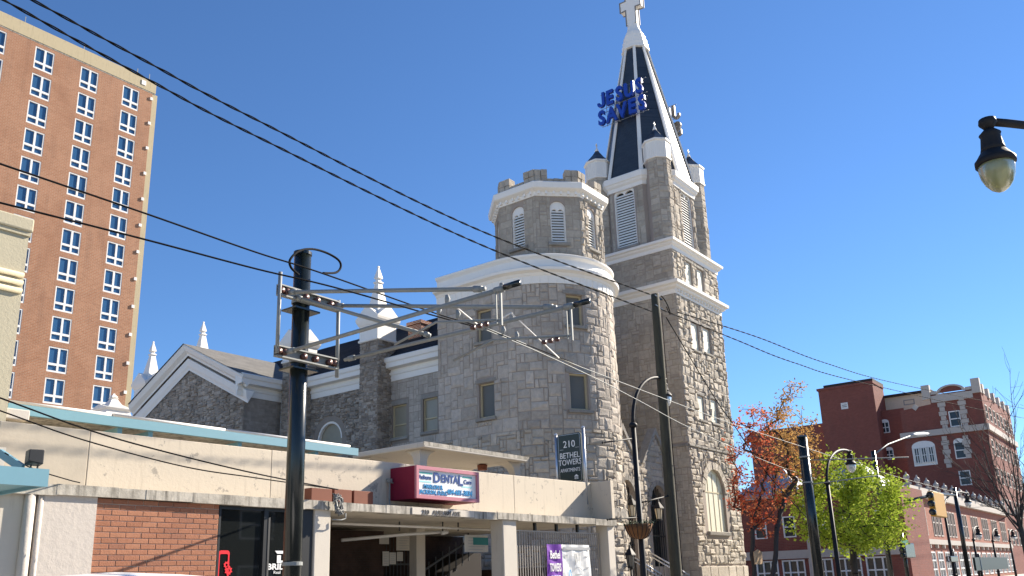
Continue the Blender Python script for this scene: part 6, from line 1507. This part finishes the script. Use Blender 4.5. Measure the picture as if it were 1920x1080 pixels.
for px, py in tg:
    q = at_x(px, py, XBT + rb.uniform(-1, 1)); s0 = k0.lerp(k1, rb.uniform(.6, 1.0)); twig(s0, q - s0 + V((0, 0, -.15)), (q - s0).length * .82, .020, 0)
tw_.build('limbs', 'bark', bt, True)

# ------------------------------------------------------------------ signals, far lamps, signs at the crossing
def post(name, label, cat, px, py0, Y, r, group=None):
    p = at_y(px, py0, Y); t_ = thing(name, label, cat, (p.x, Y, .13), group); m = MB(); m.tube([(p.x, Y, .13), (p.x, Y, p.z)], [r * 1.25, r], 10); m.build('shaft', 'pole_black', t_, True); return t_, p
sg, p = post('signal_pole', 'black signal pole with mast arm carrying a yellow traffic light', 'traffic signal', 1789, 915, 12.3, .13)
q = at_y(1703, 939, 12.3); e = at_y(1757, 926, 12.3)
m = MB(); m.tube([q, e, V((p.x, 12.3, p.z - .5))], .09, 8); m.build('mast_arm', 'pole_black', sg, True)
a, b = at_y(1750, 968, 12.1), at_y(1763, 926, 12.1)
m = MB(); m.box(a.x, b.x, 11.9, 12.25, a.z, b.z); sb = m.build('signal_head', 'amber', sg, bevel=.05)
for k in range(3): z = a.z + (b.z - a.z) * (k + .5) / 3; m = MB(); m.tube([(a.x - .02, 12.07, z), (a.x - .25, 12.07, z)], .2, 12); m.build('visor', 'pole_black', sb, True)
s2, p = post('signal_post', 'dark post with black traffic light and green street sign below the shop row', 'traffic signal', 1690, 1000, 12.0, .09)
a, b = at_y(1693, 1046, 11.8), at_y(1706, 1019, 11.8)
m = MB(); m.box(a.x, b.x, 11.6, 11.9, a.z, b.z); hd = m.build('signal_head', 'pole_black', s2, bevel=.04)
for k in range(3): z = a.z + (b.z - a.z) * (k + .5) / 3; m = MB(); m.tube([(a.x - .01, 11.75, z), (a.x - .2, 11.75, z)], .14, 10); m.build('visor', 'pole_black', hd, True)
a, b = at_y(1690, 1020, 11.7), at_y(1702, 1013, 11.7); m = MB(); m.box(a.x, b.x, 11.68, 11.7, a.z, b.z); m.build('street_name_plate', 'street_green', s2)
s3, p = post('crossing_signal', 'small black pedestrian signal box on a post before the shop row', 'pedestrian signal', 1786, 1030, 12.6, .07)
a, b = at_y(1778, 1054, 12.4), at_y(1790, 1043, 12.4); m = MB(); m.box(a.x, b.x, 12.2, 12.5, a.z, b.z); m.build('signal_box', 'pole_black', s3, bevel=.03)
Fws = west(a.x - .012, 0); m = MB(); u = -12.35; zc = (a.z + b.z) / 2
for q_ in ([(-.03, .06), (.03, .06), (.03, .14), (-.03, .14)], [(-.04, -.06), (.04, -.06), (.04, .05), (-.04, .05)], [(-.1, -.16), (-.05, -.16), (.01, -.06), (-.04, -.06)], [(.05, -.16), (.1, -.16), (.04, -.06), (-.01, -.06)]): m.poly([Fws(u + x, zc + y) for x, y in q_])
m.build('walking_symbol', 'letter_white', s3)
for k, (px, py, hx, hy, Y) in enumerate(((1784, 963, 1812, 925, 12.4), (1830, 1010, 1849, 1020, 12.4), (1866, 1018, 1882, 1024, 12.4), (1898, 1020, 1912, 1026, 12.4))):
    pb_ = at_y(px, 1040, Y); hz = at_y(hx, hy - 30 if k else hy, Y).z; s = 1.0 if k else 1.1
    street_lamp(pb_.x, Y, at_y(px, py if not k else 965, Y).z if not k else hz - 1.0, at_y(hx, hy, Y).x if not k else pb_.x + 2.4, hz, ('tall street lamp before the pink shop row, left of the smaller lamps', 'small distant street lamp before the shop row, nearest of three', 'small distant street lamp before the shop row, middle of three', 'small distant street lamp before the shop row, farthest of three')[k], s=s)
# cobra-head light on a far pole
cobr, p = post('cobra_lamp', 'grey cobra-head street light arching in front of the brick block', 'street lamp', 1637, 846, 12.8, .12)
m = MB(); m.tube([V((p.x, 12.8, p.z - .2)), at_y(1665, 833, 12.8), at_y(1712, 815, 12.8)], .04, 8); m.build('lamp_arm', 'galvanised', cobr, True)
a = at_y(1706, 816, 12.8); b = at_y(1741, 813, 12.8); m = MB(); m.tube([a, a.lerp(b, .3), a.lerp(b, .7), b], [.05, .14, .14, .05], 10); m.build('lamp_head', 'stripe_grey', cobr, True)
# dark street awning sign at the lower right
aw_, p = post('hanging_board', 'dark rectangular board with pale lettering over the pavement at the lower right', 'sign', 1834, 1038, 12.0, .08)
a, b = at_y(1830, 1070, 12.0), at_y(1887, 1045, 12.0); Fh = front(11.95); m = MB(); m.box(a.x, b.x, 11.95, 12.1, a.z, b.z); m.build('board', 'sign_green_black', aw_)

# brick building on the near side of the street, seen mirrored in the shop glass
opp = thing('opposite_building', 'brick shop building across the street, seen only mirrored in the shop glass', 'building', (38, -20, 0))
Fq = Frame((60, -16, 0), (-1, 0, 0), (0, 1, 0)); qh = [(2 + 4.4 * k, 4.6 + 4.4 * k, z, z + 1.8) for k in range(8) for z in (1.2, 4.6)]
m = MB(); wall(m, Fq, 0, 40, 0, 7.6, qh, .25); m.box(20, 60, -30, -16.26, 0, 7.6); m.build('brick_wall', 'garage_dark', opp)
for h_ in qh: framed_window(Fq, h_, opp, bars=(0, 1), f=.1)
m = MB(); fbox(m, Fq, -.2, 40.2, 7.6, 8.0, -.4, .2); m.build('cornice', 'stripe_grey', opp)

# small pale board nailed to the red tree
a, b = at_y(1416, 1058, 14.8), at_y(1428, 1030, 14.8)
plain('pale_board', (0.55, 0.36, 0.20), .8)
bd = thing('tree_board', 'small pale orange board hanging low on the red tree beside the tower', 'board', ((a.x + b.x) / 2, 14.8, a.z))
m = MB(); m.prism([(a.x, 14.8, a.z), (b.x, 14.8, a.z), (b.x, 14.8, b.z - .12), ((a.x + b.x) / 2, 14.8, b.z), (a.x, 14.8, b.z - .12)], (0, .03, 0)); m.build('board_face', 'pale_board', bd)
m = MB(); m.tube([((a.x + b.x) / 2, 14.82, b.z - .02), ((a.x + b.x) / 2, 14.95, b.z + .25)], .012, 6); m.build('hanging_cord', 'cable', bd)
